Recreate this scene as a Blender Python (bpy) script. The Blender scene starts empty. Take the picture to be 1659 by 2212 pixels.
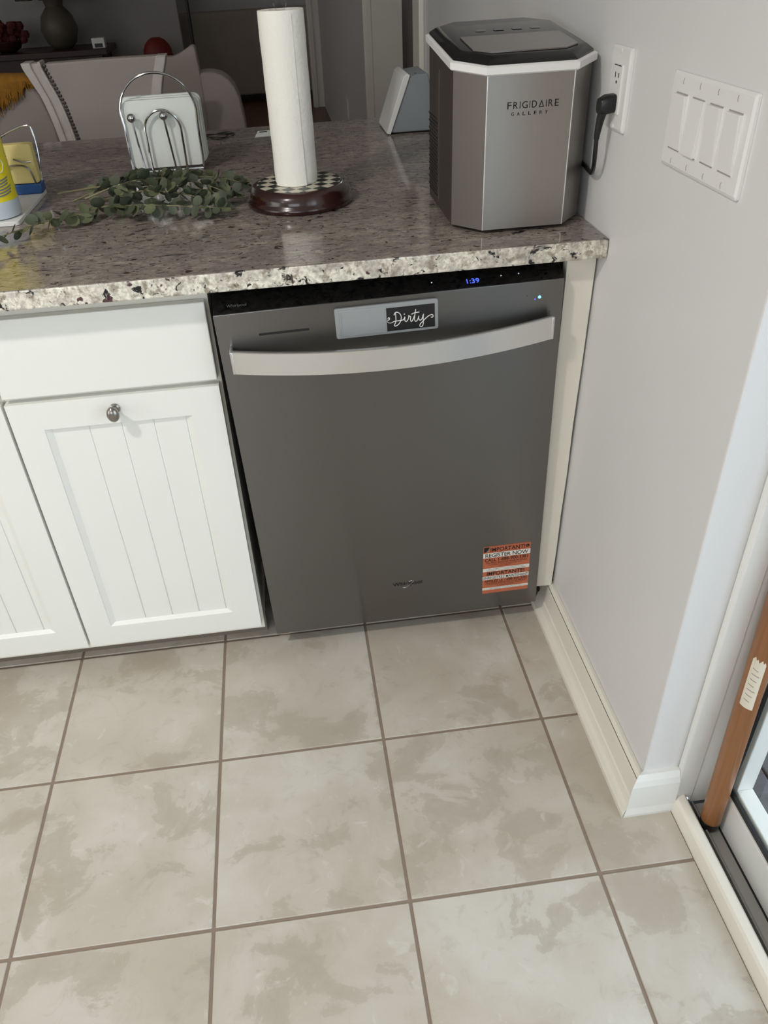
import bpy, bmesh, math, random
from mathutils import Vector, Matrix
random.seed(7)
S = bpy.context.scene
COL = S.collection
PI = math.pi

# ------------------------------------------------------------------ camera, world, lights, exposure
cam = bpy.data.cameras.new('camera'); co = bpy.data.objects.new('camera', cam); COL.objects.link(co)
cam.sensor_fit = 'HORIZONTAL'; cam.sensor_width = 36.0; cam.lens = 1674.05 * 36.0 / 1659.0
cam.shift_x = 32.3 / 1659.0; cam.shift_y = -33.2 / 1659.0
cam.clip_start = 0.02; cam.clip_end = 100
co.location = (0.1276, -1.2717, 1.3364); co.rotation_euler = (0.948, 0.0473, -0.1207)
S.camera = co

W = bpy.data.worlds.new('sky'); S.world = W; W.use_nodes = True
W.node_tree.nodes['Background'].inputs[0].default_value = (0.80, 0.90, 1.0, 1)
W.node_tree.nodes['Background'].inputs[1].default_value = 5.0

def area(name, loc, target, sx, sy, power, color, shape='RECTANGLE', spread=None):
    l = bpy.data.lights.new(name, 'AREA'); l.shape = shape; l.size = sx
    if shape in ('RECTANGLE', 'ELLIPSE'): l.size_y = sy
    l.energy = power; l.color = color
    if spread: l.spread = spread
    o = bpy.data.objects.new(name, l); COL.objects.link(o)
    o.location = loc; d = Vector(target) - Vector(loc)
    o.rotation_euler = d.to_track_quat('-Z', 'Y').to_euler()
    return o
# daylight that comes in through the sliding door and the back window, plus added fill lights
area('daylight_sliding_door', (1.75, -1.55, 1.35), (0.0, -1.35, 0.75), 2.0, 1.9, 22, (0.80, 0.90, 1.0))
area('fill_kitchen_left', (-2.9, -1.3, 1.2), (0.6, -0.3, 0.8), 1.5, 1.6, 36, (1.0, 0.985, 0.96))  # added fill from the left, no window there; brightens right wall and ice maker
area('daylight_back_window', (-1.2, -3.9, 1.55), (-0.4, 0.0, 0.6), 1.9, 1.15, 18, (1.0, 0.985, 0.96))
area('fill_dining', (-3.9, 4.4, 1.5), (0.2, 7.6, 0.9), 1.6, 1.2, 34, (1.0, 0.96, 0.92))  # added fill for the dim dining room, no window behind it
area('fill_living', (1.70, 8.0, 1.5), (-0.4, 8.3, 0.9), 1.0, 1.2, 5, (1.0, 0.96, 0.92))  # unseen fill added to lift the sofa and end wall
area('fill_hall', (1.25, 4.2, 2.42), (1.3, 4.2, 0.0), 0.2, 0.2, 9, (0.92, 0.96, 1.0), 'DISK')  # unseen fill added so the hall wall does not go dark
# recessed ceiling lamps of the kitchen
area('ceiling_lamp', (-0.95, -1.15, 2.43), (-0.85, -1.05, 0.0), 0.15, 0.15, 50, (1.0, 0.96, 0.90), 'DISK')
area('ceiling_lamp', (-2.2, -2.2, 2.43), (-2.2, -2.2, 0.0), 0.15, 0.15, 12, (1.0, 0.95, 0.87), 'DISK')

vs = S.view_settings
vs.view_transform = 'Standard'; vs.look = 'None'; vs.gamma = 1.0; vs.use_curve_mapping = False
vs.exposure = -1.0

# ------------------------------------------------------------------ materials
def lin(c):
    return tuple((v / 255 / 12.92 if v / 255 <= 0.04045 else ((v / 255 + 0.055) / 1.055) ** 2.4) for v in c) + (1.0,)
def mat(name, rgb, rough=0.5, metal=0.0, spec=0.5, coat=0.0, emit=None, estr=0.0, bump=0.0, bscale=200.0, aniso=0.0, var=0.0, vscale=6.0):
    m = bpy.data.materials.new(name); m.use_nodes = True
    nt = m.node_tree; b = nt.nodes['Principled BSDF']
    b.inputs['Base Color'].default_value = lin(rgb); b.inputs['Roughness'].default_value = rough
    b.inputs['Metallic'].default_value = metal; b.inputs['Specular IOR Level'].default_value = spec
    b.inputs['Coat Weight'].default_value = coat; b.inputs['Anisotropic'].default_value = aniso
    if emit: b.inputs['Emission Color'].default_value = lin(emit); b.inputs['Emission Strength'].default_value = estr
    tc = nt.nodes.new('ShaderNodeTexCoord')
    if var:
        n = nt.nodes.new('ShaderNodeTexNoise'); n.inputs['Scale'].default_value = vscale; n.inputs['Detail'].default_value = 4
        nt.links.new(tc.outputs['Object'], n.inputs['Vector'])
        mx = nt.nodes.new('ShaderNodeMix'); mx.data_type = 'RGBA'
        mx.inputs[6].default_value = lin(tuple(max(0, v * (1 - var)) for v in rgb)); mx.inputs[7].default_value = lin(tuple(min(255, v * (1 + var)) for v in rgb))
        nt.links.new(n.outputs['Fac'], mx.inputs[0]); nt.links.new(mx.outputs[2], b.inputs['Base Color'])
    if bump:
        n = nt.nodes.new('ShaderNodeTexNoise'); n.inputs['Scale'].default_value = bscale; n.inputs['Detail'].default_value = 3
        nt.links.new(tc.outputs['Object'], n.inputs['Vector'])
        bp = nt.nodes.new('ShaderNodeBump'); bp.inputs['Strength'].default_value = bump; bp.inputs['Distance'].default_value = 0.002
        nt.links.new(n.outputs['Fac'], bp.inputs['Height']); nt.links.new(bp.outputs[0], b.inputs['Normal'])
    return m
class NT:
    def __init__(s, name):
        s.m = bpy.data.materials.new(name); s.m.use_nodes = True; s.t = s.m.node_tree; s.b = s.t.nodes['Principled BSDF']
    def n(s, typ, **k):
        o = s.t.nodes.new(typ)
        for a, v in k.items():
            if isinstance(v, tuple) and a in ('ins',): pass
            setattr(o, a, v)
        return o
    def L(s, a, b): s.t.links.new(a, b)
    def noise(s, vec, scale, detail=4, rough=0.55, dist=0.0):
        o = s.n('ShaderNodeTexNoise'); o.inputs['Scale'].default_value = scale; o.inputs['Detail'].default_value = detail
        o.inputs['Roughness'].default_value = rough; o.inputs['Distortion'].default_value = dist
        s.L(vec, o.inputs['Vector']); return o.outputs['Fac']
    def ramp(s, fac, stops):
        o = s.n('ShaderNodeValToRGB'); e = o.color_ramp.elements
        while len(e) < len(stops): e.new(0.5)
        for k, (p, c) in enumerate(stops): e[k].position = p; e[k].color = lin(c) if len(c) == 3 and max(c) > 1 else (c + (1,) if len(c) == 3 else c)
        s.L(fac, o.inputs[0]); return o.outputs[0]
    def mix(s, fac, a, b):
        o = s.n('ShaderNodeMix', data_type='RGBA')
        for i, v in ((0, fac), (6, a), (7, b)):
            if hasattr(v, 'is_output'): s.L(v, o.inputs[i])
            elif i == 0: o.inputs[0].default_value = v
            else: o.inputs[i].default_value = lin(v)
        return o.outputs[2]
    def scaled(s, vec, sc, rot=(0, 0, 0)):
        o = s.n('ShaderNodeMapping'); o.inputs['Scale'].default_value = sc; o.inputs['Rotation'].default_value = rot; s.L(vec, o.inputs['Vector']); return o.outputs[0]
    def coord(s, kind='Object'): return s.n('ShaderNodeTexCoord').outputs[kind]
    def set(s, **k):
        for a, v in k.items(): s.b.inputs[a.replace('_', ' ')].default_value = v
BW = lambda v: (v, v, v)
def m_tile():
    t = NT('ceramic_tile'); oc = t.coord(); inf = t.n('ShaderNodeObjectInfo')
    mul = t.n('ShaderNodeMath', operation='MULTIPLY'); mul.inputs[1].default_value = 61.7; t.L(inf.outputs['Random'], mul.inputs[0])
    add = t.n('ShaderNodeVectorMath', operation='ADD'); t.L(oc, add.inputs[0]); t.L(mul.outputs[0], add.inputs[1]); v = add.outputs[0]
    soft = t.noise(v, 5.0, 3, 0.5, 0.6); crisp = t.noise(t.scaled(v, (1, 1.25, 1), (0, 0, 0.5)), 6.5, 9, 0.62, 0.35); fine = t.noise(v, 26, 8, 0.65, 0.8)
    c = t.mix(t.ramp(soft, [(0.36, BW(0)), (0.64, BW(1))]), (186, 176, 162), (202, 196, 186))
    edge = t.ramp(crisp, [(0.36, BW(0)), (0.44, BW(0.25)), (0.455, BW(0.75)), (0.50, BW(0.85)), (0.60, BW(1))])
    c = t.mix(edge, t.mix(0.72, c, (168, 157, 142)), c)
    spots = t.ramp(fine, [(0.30, BW(1)), (0.46, BW(0))])
    m2 = t.n('ShaderNodeMath', operation='MULTIPLY'); m2.inputs[1].default_value = 0.38; t.L(spots, m2.inputs[0])
    c = t.mix(m2.outputs[0], c, (164, 155, 141))
    lite = t.ramp(fine, [(0.60, BW(0)), (0.72, BW(0.5))]); c = t.mix(lite, c, (214, 212, 205))
    t.L(c, t.b.inputs['Base Color']); t.set(Roughness=0.33)
    bp = t.n('ShaderNodeBump'); bp.inputs['Strength'].default_value = 0.12; bp.inputs['Distance'].default_value = 0.002
    t.L(fine, bp.inputs['Height']); t.L(bp.outputs[0], t.b.inputs['Normal'])
    return t.m
def m_granite():
    t = NT('granite'); v = t.coord()
    # long veins on a darker top, rounded grains on a lighter edge: shade put into colour
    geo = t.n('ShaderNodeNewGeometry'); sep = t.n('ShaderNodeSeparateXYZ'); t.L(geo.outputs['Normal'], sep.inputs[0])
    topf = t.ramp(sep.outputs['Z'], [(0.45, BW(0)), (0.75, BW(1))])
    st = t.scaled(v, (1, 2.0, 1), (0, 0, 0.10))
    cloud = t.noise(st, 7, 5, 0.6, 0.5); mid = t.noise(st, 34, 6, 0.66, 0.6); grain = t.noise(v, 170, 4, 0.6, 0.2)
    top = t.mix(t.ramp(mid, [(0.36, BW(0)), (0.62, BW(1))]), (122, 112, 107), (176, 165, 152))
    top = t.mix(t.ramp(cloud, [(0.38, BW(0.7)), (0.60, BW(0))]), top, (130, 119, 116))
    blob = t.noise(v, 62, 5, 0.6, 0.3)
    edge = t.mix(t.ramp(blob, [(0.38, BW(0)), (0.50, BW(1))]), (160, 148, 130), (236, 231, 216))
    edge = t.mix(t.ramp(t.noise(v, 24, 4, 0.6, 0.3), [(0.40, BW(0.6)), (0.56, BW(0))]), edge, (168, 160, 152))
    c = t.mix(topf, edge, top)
    c = t.mix(t.ramp(grain, [(0.38, BW(0.4)), (0.60, BW(0))]), c, (104, 94, 88))
    d1 = t.noise(t.scaled(v, (1, 2.4, 1), (0, 0, 0.1)), 60, 6, 0.64, 0.8)
    c = t.mix(t.ramp(d1, [(0.37, BW(1)), (0.415, BW(0))]), c, (36, 33, 37))
    d2 = t.noise(t.scaled(v, (1, 3.0, 1), (0, 0, -0.12)), 15, 8, 0.68, 1.0)
    c = t.mix(t.ramp(d2, [(0.35, BW(1)), (0.395, BW(0))]), c, (40, 36, 40))
    d3 = t.noise(v, 48, 2, 0.5, 0.3)
    c = t.mix(t.ramp(d3, [(0.675, BW(0)), (0.70, BW(0.95))]), c, (66, 34, 42))
    t.L(c, t.b.inputs['Base Color']); t.set(Roughness=0.10)
    return t.m
def m_steel(name, rgb, rough, axis, aniso=0.6):
    t = NT(name); v = t.coord()
    sc = (600, 600, 3) if axis == 'z' else (3, 600, 600)
    n = t.noise(t.scaled(v, sc), 1.0, 3, 0.6)
    c = t.mix(n, tuple(v * 0.985 for v in rgb), tuple(min(255, v * 1.015) for v in rgb)); t.L(c, t.b.inputs['Base Color'])
    t.set(Metallic=1.0, Anisotropic=aniso)
    tg_ = t.n('ShaderNodeTangent'); tg_.direction_type = 'UV_MAP'; tg_.uv_map = 'brush'; t.L(tg_.outputs[0], t.b.inputs['Tangent'])
    mr = t.n('ShaderNodeMapRange'); mr.inputs['To Min'].default_value = rough - 0.008; mr.inputs['To Max'].default_value = rough + 0.008
    t.L(n, mr.inputs['Value']); t.L(mr.outputs[0], t.b.inputs['Roughness'])
    return t.m
def m_wood(name, a, b, scale=(2, 30, 30), rough=0.4, coat=0.0):
    t = NT(name); v = t.scaled(t.coord(), scale)
    n = t.noise(v, 1.0, 6, 0.6, 1.5); t.L(t.mix(t.ramp(n, [(0.3, BW(0)), (0.7, BW(1))]), a, b), t.b.inputs['Base Color']); t.set(Roughness=rough, Coat_Weight=coat)
    return t.m
def m_glass(name, tint=(1, 1, 1), gloss=0.08):
    t = NT(name); t.t.nodes.remove(t.b)
    tr = t.n('ShaderNodeBsdfTransparent'); tr.inputs[0].default_value = tint + (1,)
    gl = t.n('ShaderNodeBsdfGlossy'); gl.inputs['Roughness'].default_value = 0.02
    fr = t.n('ShaderNodeFresnel'); fr.inputs[0].default_value = 1.45
    ge = t.n('ShaderNodeNewGeometry'); inv = t.n('ShaderNodeMath', operation='SUBTRACT'); inv.inputs[0].default_value = 1.0; t.L(ge.outputs['Backfacing'], inv.inputs[1])
    mu = t.n('ShaderNodeMath', operation='MULTIPLY'); t.L(fr.outputs[0], mu.inputs[0]); t.L(inv.outputs[0], mu.inputs[1])
    mx = t.n('ShaderNodeMixShader'); t.L(mu.outputs[0], mx.inputs[0]); t.L(tr.outputs[0], mx.inputs[1]); t.L(gl.outputs[0], mx.inputs[2])
    t.L(mx.outputs[0], t.t.nodes['Material Output'].inputs[0]); return t.m
def m_checks():
    t = NT('checkered_inlay'); v = t.scaled(t.coord('Object'), (1, 1, 1), (0, 0, math.radians(-38)))
    ck = t.n('ShaderNodeTexChecker'); ck.inputs['Scale'].default_value = 1 / 0.0215
    ck.inputs[1].default_value = lin((206, 200, 180)); ck.inputs[2].default_value = lin((38, 42, 40)); t.L(v, ck.inputs[0])
    t.L(ck.outputs[0], t.b.inputs['Base Color']); t.set(Roughness=0.3); return t.m
M = dict(
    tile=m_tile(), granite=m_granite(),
    grout=mat('grout', (140, 124, 110), 0.9, bump=0.3), wall=mat('grey_wall_paint', (220, 219, 218), 0.42, bump=0.05, bscale=300),
    ceiling=mat('ceiling_paint', (225, 224, 220), 0.8, var=0.02), trim=mat('cream_trim_paint', (230, 225, 213), 0.4, bump=0.06, bscale=60, var=0.02),
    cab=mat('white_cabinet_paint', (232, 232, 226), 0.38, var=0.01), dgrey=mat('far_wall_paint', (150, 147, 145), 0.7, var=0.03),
    dw=m_steel('dark_stainless', (122, 120, 118), 0.29, 'z', 0.9), steel=m_steel('stainless', (222, 221, 219), 0.30, 'x', 0.5), ice=m_steel('brushed_stainless', (162, 156, 150), 0.36, 'z', 0.85),
    blk=mat('black_plastic', (14, 14, 16), 0.35, var=0.05), gloss=mat('black_gloss', (8, 8, 10), 0.08, var=0.05), chrome=mat('chrome', (190, 190, 192), 0.09, 1.0, var=0.02), nickel=mat('brushed_nickel', (150, 146, 140), 0.24, 1.0, var=0.03),
    white=mat('white_plastic', (228, 227, 224), 0.35, var=0.01), paper=mat('paper_towel', (240, 237, 228), 0.95, bump=0.5, bscale=160, var=0.015), napkin=mat('napkin_paper', (226, 230, 224), 0.9, bump=0.25, bscale=220, var=0.02),
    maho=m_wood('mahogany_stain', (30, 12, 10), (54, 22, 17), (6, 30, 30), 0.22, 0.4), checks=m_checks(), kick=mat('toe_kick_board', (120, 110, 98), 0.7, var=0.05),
    glass=m_glass('window_glass', (0.96, 0.98, 0.98)), lidglass=mat('smoky_lid', (92, 86, 82), 0.12, var=0.03, coat=0.5),
    dowel=m_wood('varnished_dowel', (124, 80, 46), (150, 102, 64), (40, 40, 1.5), 0.35), label=mat('paper_sticker', (214, 205, 188), 0.8, var=0.05), yellow=mat('yellow_label', (222, 200, 40), 0.5, var=0.03),
    alu=mat('grey_track_metal', (150, 147, 142), 0.5, 0.3, var=0.08), darktrack=mat('dark_track_grime', (34, 32, 33), 0.6, var=0.2, vscale=40), vinyl=mat('white_vinyl', (226, 226, 222), 0.35, var=0.015),
    orange=mat('orange_print', (186, 102, 70), 0.5, var=0.02), ink=mat('black_print', (16, 15, 15), 0.5, var=0.05), wprint=mat('white_print', (226, 226, 220), 0.5, var=0.01), seam=mat('switch_seam', (158, 154, 150), 0.6, var=0.02), gprint=mat('grey_print', (120, 120, 122), 0.5, var=0.02),
    led=mat('blue_display', (30, 60, 220), 0.4, emit=(90, 120, 255), estr=2.2), ledhot=mat('blue_indicator', (120, 180, 255), 0.3, emit=(90, 170, 255), estr=7), ledw=mat('white_indicator', (230, 235, 255), 0.4, emit=(225, 232, 255), estr=1.2),
    silver=mat('silver_plastic', (160, 163, 165), 0.38, 0.35, var=0.02), leaf=mat('eucalyptus_leaf', (68, 75, 58), 0.6, var=0.25, vscale=30), leaf2=mat('eucalyptus_leaf_pale', (94, 100, 72), 0.6, var=0.2, vscale=30), stem=mat('eucalyptus_stem', (122, 116, 84), 0.6, var=0.1),
    sponge=mat('yellow_sponge', (218, 200, 132), 0.95, bump=0.7, bscale=350, var=0.05), blue=mat('blue_plastic', (40, 82, 140), 0.35, var=0.03), bottle=mat('yellow_bottle', (226, 208, 40), 0.32, var=0.04), bottlew=mat('pale_bottle', (196, 206, 214), 0.3, var=0.02),
    fabric=mat('cream_upholstery', (178, 167, 160), 0.95, bump=0.4, bscale=500, var=0.04), frame=mat('whitewashed_wood', (206, 198, 190), 0.55, var=0.06, vscale=30), nail=mat('dark_nailhead', (96, 88, 84), 0.4, 0.7, var=0.1), sofa=mat('grey_sofa_fabric', (172, 162, 152), 0.95, bump=0.3, bscale=300, var=0.05),
    gold=mat('gold_throw', (156, 108, 36), 0.95, bump=0.8, bscale=120, var=0.25, vscale=40), walnut=m_wood('dark_walnut', (34, 18, 14), (56, 30, 22), (4, 30, 30), 0.4), red=mat('red_ceramic', (112, 26, 16), 0.6, var=0.1), redfl=mat('red_petals', (66, 18, 13), 0.8, var=0.4, vscale=60), green=mat('dark_foliage', (48, 56, 42), 0.8, var=0.3, vscale=40), vase=mat('cream_vase', (82, 76, 64), 0.5, var=0.1),
    oak=m_wood('oak_floor', (96, 58, 34), (126, 80, 50), (12, 1.2, 10), 0.35), deck=m_wood('grey_deck_board', (70, 70, 73), (98, 98, 102), (2, 40, 40), 0.8), grey_dev=mat('grey_fabric_shell', (136, 142, 146), 0.8, bump=0.3, bscale=600, var=0.03),
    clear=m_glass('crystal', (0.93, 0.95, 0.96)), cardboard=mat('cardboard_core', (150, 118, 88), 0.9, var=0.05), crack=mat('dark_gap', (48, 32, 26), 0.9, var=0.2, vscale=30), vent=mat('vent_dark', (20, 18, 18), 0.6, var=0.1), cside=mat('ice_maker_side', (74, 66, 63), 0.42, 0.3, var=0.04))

# ------------------------------------------------------------------ mesh helpers
class MB:
    def __init__(s): s.v = []; s.f = []
    def add(s, vs, fs):
        k = len(s.v); s.v += [tuple(p) for p in vs]; s.f += [tuple(i + k for i in f) for f in fs]; return s
    def box(s, x0, x1, y0, y1, z0, z1):
        return s.add([(x0, y0, z0), (x1, y0, z0), (x1, y1, z0), (x0, y1, z0), (x0, y0, z1), (x1, y0, z1), (x1, y1, z1), (x0, y1, z1)],
                     [(0, 3, 2, 1), (4, 5, 6, 7), (0, 1, 5, 4), (1, 2, 6, 5), (2, 3, 7, 6), (3, 0, 4, 7)])
    def prism(s, pts, axis, a, b, lean=0.0):
        n = len(pts)
        def P(p, t): return (t, p[0], p[1]) if axis == 'x' else ((p[0], t + lean * p[1], p[1]) if axis == 'y' else (p[0], p[1], t))
        return s.add([P(p, a) for p in pts] + [P(p, b) for p in pts], [tuple(range(n)), tuple(range(2 * n - 1, n - 1, -1))] + [(i, i + n, (i + 1) % n + n, (i + 1) % n) for i in range(n)])
    def loft(s, rings, cap=True, closed=True):
        n = len(rings[0]); vs = [p for r in rings for p in r]; fs = []
        for k in range(len(rings) - 1):
            for i in range(n if closed else n - 1):
                j = (i + 1) % n; fs.append((k * n + i, k * n + j, (k + 1) * n + j, (k + 1) * n + i))
        if cap: fs += [tuple(range(n - 1, -1, -1)), tuple(range((len(rings) - 1) * n, len(rings) * n))]
        return s.add(vs, fs)
    def lathe(s, prof, c=(0, 0, 0), n=32, axis='z', cap=True):
        def P(r, h, a):
            x, y = r * math.cos(a), r * math.sin(a)
            return {'z': (c[0] + x, c[1] + y, c[2] + h), 'y': (c[0] + x, c[1] + h, c[2] + y), 'x': (c[0] + h, c[1] + x, c[2] + y)}[axis]
        return s.loft([[P(r, h, 2 * PI * i / n) for i in range(n)] for r, h in prof], cap)
    def sphere(s, c, r, n=16, sc=(1, 1, 1)):
        m = n // 2
        rings = [[(c[0] + sc[0] * r * math.sin(PI * k / m) * math.cos(2 * PI * i / n), c[1] + sc[1] * r * math.sin(PI * k / m) * math.sin(2 * PI * i / n), c[2] - sc[2] * r * math.cos(PI * k / m)) for i in range(n)] for k in range(1, m)]
        return s.loft(rings)
    def tube(s, pts, r, n=10, closed=False):
        pts = [Vector(p) for p in pts]; N = len(pts); rings = []; up = None
        for i, p in enumerate(pts):
            if closed: d = pts[(i + 1) % N] - pts[i - 1]
            else: d = pts[min(i + 1, N - 1)] - pts[max(i - 1, 0)]
            d = d.normalized() if d.length > 1e-9 else Vector((0, 0, 1))
            if up is None: up = Vector((0, 0, 1)) if abs(d.z) < 0.9 else Vector((1, 0, 0))
            u = d.cross(up)
            if u.length < 1e-6: u = d.cross(Vector((0.3, 1, 0.2)))
            u.normalize(); w = u.cross(d).normalized(); up = w
            rr = r[i] if isinstance(r, (list, tuple)) else r
            rings.append([tuple(p + rr * (math.cos(2 * PI * k / n) * u + math.sin(2 * PI * k / n) * w)) for k in range(n)])
        if closed: rings.append(rings[0])
        return s.loft(rings, cap=not closed)
    def build(s, name, m, parent=None, bevel=0.0, seg=2, smooth=False, angle=None):
        og = parent.get('_o', (0, 0, 0)) if parent else (0, 0, 0)
        bm = bmesh.new(); vv = [bm.verts.new((p[0] - og[0], p[1] - og[1], p[2] - og[2])) for p in s.v]
        for f in s.f:
            try: bm.faces.new([vv[i] for i in f])
            except ValueError: pass
        bmesh.ops.recalc_face_normals(bm, faces=bm.faces)
        if bevel:
            es = [e for e in bm.edges if len(e.link_faces) == 2 and e.calc_face_angle(0) > 0.6]
            bmesh.ops.bevel(bm, geom=es, offset=bevel, segments=seg, profile=0.5, affect='EDGES', clamp_overlap=True)
        if m in ('dw', 'steel', 'ice'):      # brushed sideways: highlights stretch up and down
            uvl = bm.loops.layers.uv.new('brush')
            for f in bm.faces:
                for lp in f.loops: lp[uvl].uv = (lp.vert.co.z, lp.vert.co.x + 0.37 * lp.vert.co.y)
        me = bpy.data.meshes.new(name); bm.to_mesh(me); bm.free()
        me.materials.append(M[m] if isinstance(m, str) else m)
        if smooth or bevel:
            me.polygons.foreach_set('use_smooth', [True] * len(me.polygons))
            me.set_sharp_from_angle(angle=angle if angle else (0.7 if smooth else 0.35))
        o = bpy.data.objects.new(name, me); COL.objects.link(o)
        if parent: o.parent = parent; o['_o'] = og
        return o
def thing(name, label, cat, loc=(0, 0, 0), rot=(0, 0, 0), origin=None, group=None):
    o = bpy.data.objects.new(name, None); COL.objects.link(o); o.empty_display_size = 0.05
    o.location = loc; o.rotation_euler = rot; o['label'] = label; o['category'] = cat; o['_o'] = tuple(origin or loc)
    if group: o['group'] = group
    return o
def tag(o, label, cat, group=None):
    o['label'] = label; o['category'] = cat
    if group: o['group'] = group
    return o
def struct(name, mb, m, label=None, parent=None, **k):
    o = mb.build(name, m, parent, **k)
    if not parent: o['kind'] = 'structure'
    if label: o['label'] = label
    return o
def arc(cx, cy, r, a0, a1, n=12, ry=None): return [(cx + r * math.cos(a0 + (a1 - a0) * i / n), cy + (ry or r) * math.sin(a0 + (a1 - a0) * i / n)) for i in range(n + 1)]
def rrect(x0, x1, y0, y1, r, n=5):
    return arc(x1 - r, y0 + r, r, -PI / 2, 0, n) + arc(x1 - r, y1 - r, r, 0, PI / 2, n) + arc(x0 + r, y1 - r, r, PI / 2, PI, n) + arc(x0 + r, y0 + r, r, PI, 1.5 * PI, n)
def cr(pts, n=8, closed=False):
    P = [Vector(p) for p in pts]; out = []; N = len(P)
    for i in range(N if closed else N - 1):
        a, b, c, d = (P[(i - 1) % N], P[i], P[(i + 1) % N], P[(i + 2) % N]) if closed else (P[max(i - 1, 0)], P[i], P[i + 1], P[min(i + 2, N - 1)])
        for k in range(n):
            t = k / n; out.append(0.5 * ((2 * b) + (c - a) * t + (2 * a - 5 * b + 4 * c - d) * t * t + (3 * b - a - 3 * c + d) * t ** 3))
    if not closed: out.append(P[-1])
    return out
_txt = {}
def text(string, bold=0.0):
    key = (string, bold)
    if key not in _txt:
        cu = bpy.data.curves.new('t', 'FONT'); cu.body = string; cu.size = 1; cu.resolution_u = 3; cu.offset = bold
        o = bpy.data.objects.new('t', cu); COL.objects.link(o); dg = bpy.context.evaluated_depsgraph_get()
        me = bpy.data.meshes.new_from_object(o.evaluated_get(dg))
        vs_ = [(v.co.x, v.co.y) for v in me.vertices]; fs = [tuple(p.vertices) for p in me.polygons]
        bpy.data.objects.remove(o); bpy.data.curves.remove(cu); bpy.data.meshes.remove(me)
        x0 = min(v[0] for v in vs_); x1 = max(v[0] for v in vs_); y0 = min(v[1] for v in vs_); y1 = max(v[1] for v in vs_)
        _txt[key] = ([((v[0] - x0) / (x1 - x0), (v[1] - y0) / (y1 - y0)) for v in vs_], fs)
    return _txt[key]
def put_text(mb, string, P, bold=0.0):
    """P maps unit (u, v) to a point"""
    vs_, fs = text(string, bold); return mb.add([P(u, v) for u, v in vs_], fs)

XW = 0.662   # face of the right wall
ZC = 0.915   # top of the counter
TS, TX, TY = 0.3342, -0.4527, 0.0643

# ------------------------------------------------------------------ setting: floors, walls, ceiling
fl = struct('floor', MB().box(-3.0, 0.735, -4.0, 0.66, -0.05, -0.0022), 'grout', 'beige ceramic tile floor with brown grout lines')
gw = 0.0030
tiles = {}
for i in range(-7, 4):
    for j in range(-1, 12):
        x0, x1 = TX + i * TS + gw, TX + (i + 1) * TS - gw; y1, y0 = TY - j * TS - gw, TY - (j + 1) * TS + gw
        x0 = max(x0, -2.99); x1 = min(x1, 0.72 if y0 < -0.51 else 0.655); y0 = max(y0, -3.99)
        if x1 - x0 < 0.02 or y1 - y0 < 0.02: continue
        key = (round(x1 - x0, 4), round(y1 - y0, 4))
        if key not in tiles:
            w, d = key; o = MB().box(-w / 2, w / 2, -d / 2, d / 2, -0.008, 0.0).build('tile', 'tile', bevel=0.0012, seg=1); tiles[key] = o
        else:
            o = tiles[key].copy(); COL.objects.link(o)
        o.parent = fl; o.location = ((x0 + x1) / 2, (y0 + y1) / 2, 0.0)
        o.rotation_euler = (0, 0, 0)
struct('floor_dining', MB().box(-4.0, 2.6, 0.66, 9.6, -0.05, 0.0), 'oak', 'brown oak floor of the dining room beyond the counter')
struct('ceiling', MB().box(-4.0, 2.6, -4.1, 9.6, 2.44, 2.5), 'ceiling', 'white ceiling over the kitchen and dining room')
struct('wall_right', MB().box(XW, 0.80, -0.485, 1.72, 0.0, 2.44), 'wall', 'light grey painted wall beside the dishwasher', bevel=0.003)
struct('wall_right_dining', MB().box(XW, 0.80, 3.2, 7.4, 0.0, 2.44), 'wall', 'grey wall further down the dining room')
struct('wall_right_header', MB().box(XW, 0.80, 1.72, 3.2, 2.08, 2.44), 'wall', 'wall above the cased opening')
struct('wall_right_door_header', MB().box(0.727, 0.86, -2.45, -0.485, 2.06, 2.44), 'wall', 'wall above the sliding door')
struct('wall_right_behind', MB().box(0.727, 0.86, -4.0, -2.45, 0.0, 2.44), 'wall', 'wall beyond the sliding door')
struct('wall_hall', MB().box(1.75, 1.85, 1.0, 9.6, 0.0, 2.44), 'wall', 'blue grey wall seen through the cased opening')
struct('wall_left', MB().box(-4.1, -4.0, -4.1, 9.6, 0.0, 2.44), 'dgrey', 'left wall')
struct('wall_kitchen_left', MB().box(-3.1, -3.0, -4.1, 0.66, 0.0, 2.44), 'wall', 'kitchen side wall')
wb = MB()
wb.box(-3.0, -2.2, -4.1, -4.0, 0, 2.44); wb.box(-0.2, 0.86, -4.1, -4.0, 0, 2.44); wb.box(-2.2, -0.2, -4.1, -4.0, 0, 0.95); wb.box(-2.2, -0.2, -4.1, -4.0, 2.15, 2.44)
struct('wall_back', wb, 'wall', 'kitchen wall behind the photographer')
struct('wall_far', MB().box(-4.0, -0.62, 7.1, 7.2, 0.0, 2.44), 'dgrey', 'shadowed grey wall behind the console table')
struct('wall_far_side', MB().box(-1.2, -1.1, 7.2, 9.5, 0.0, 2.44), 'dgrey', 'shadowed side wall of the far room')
struct('wall_hall_end', MB().box(0.80, 1.85, 1.50, 1.58, 0.0, 2.44), 'wall', 'wall closing the hall')
struct('wall_far_end', MB().box(-1.2, 2.6, 9.4, 9.5, 0.0, 2.44), 'wall', 'dark wall behind the grey sofa')
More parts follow.
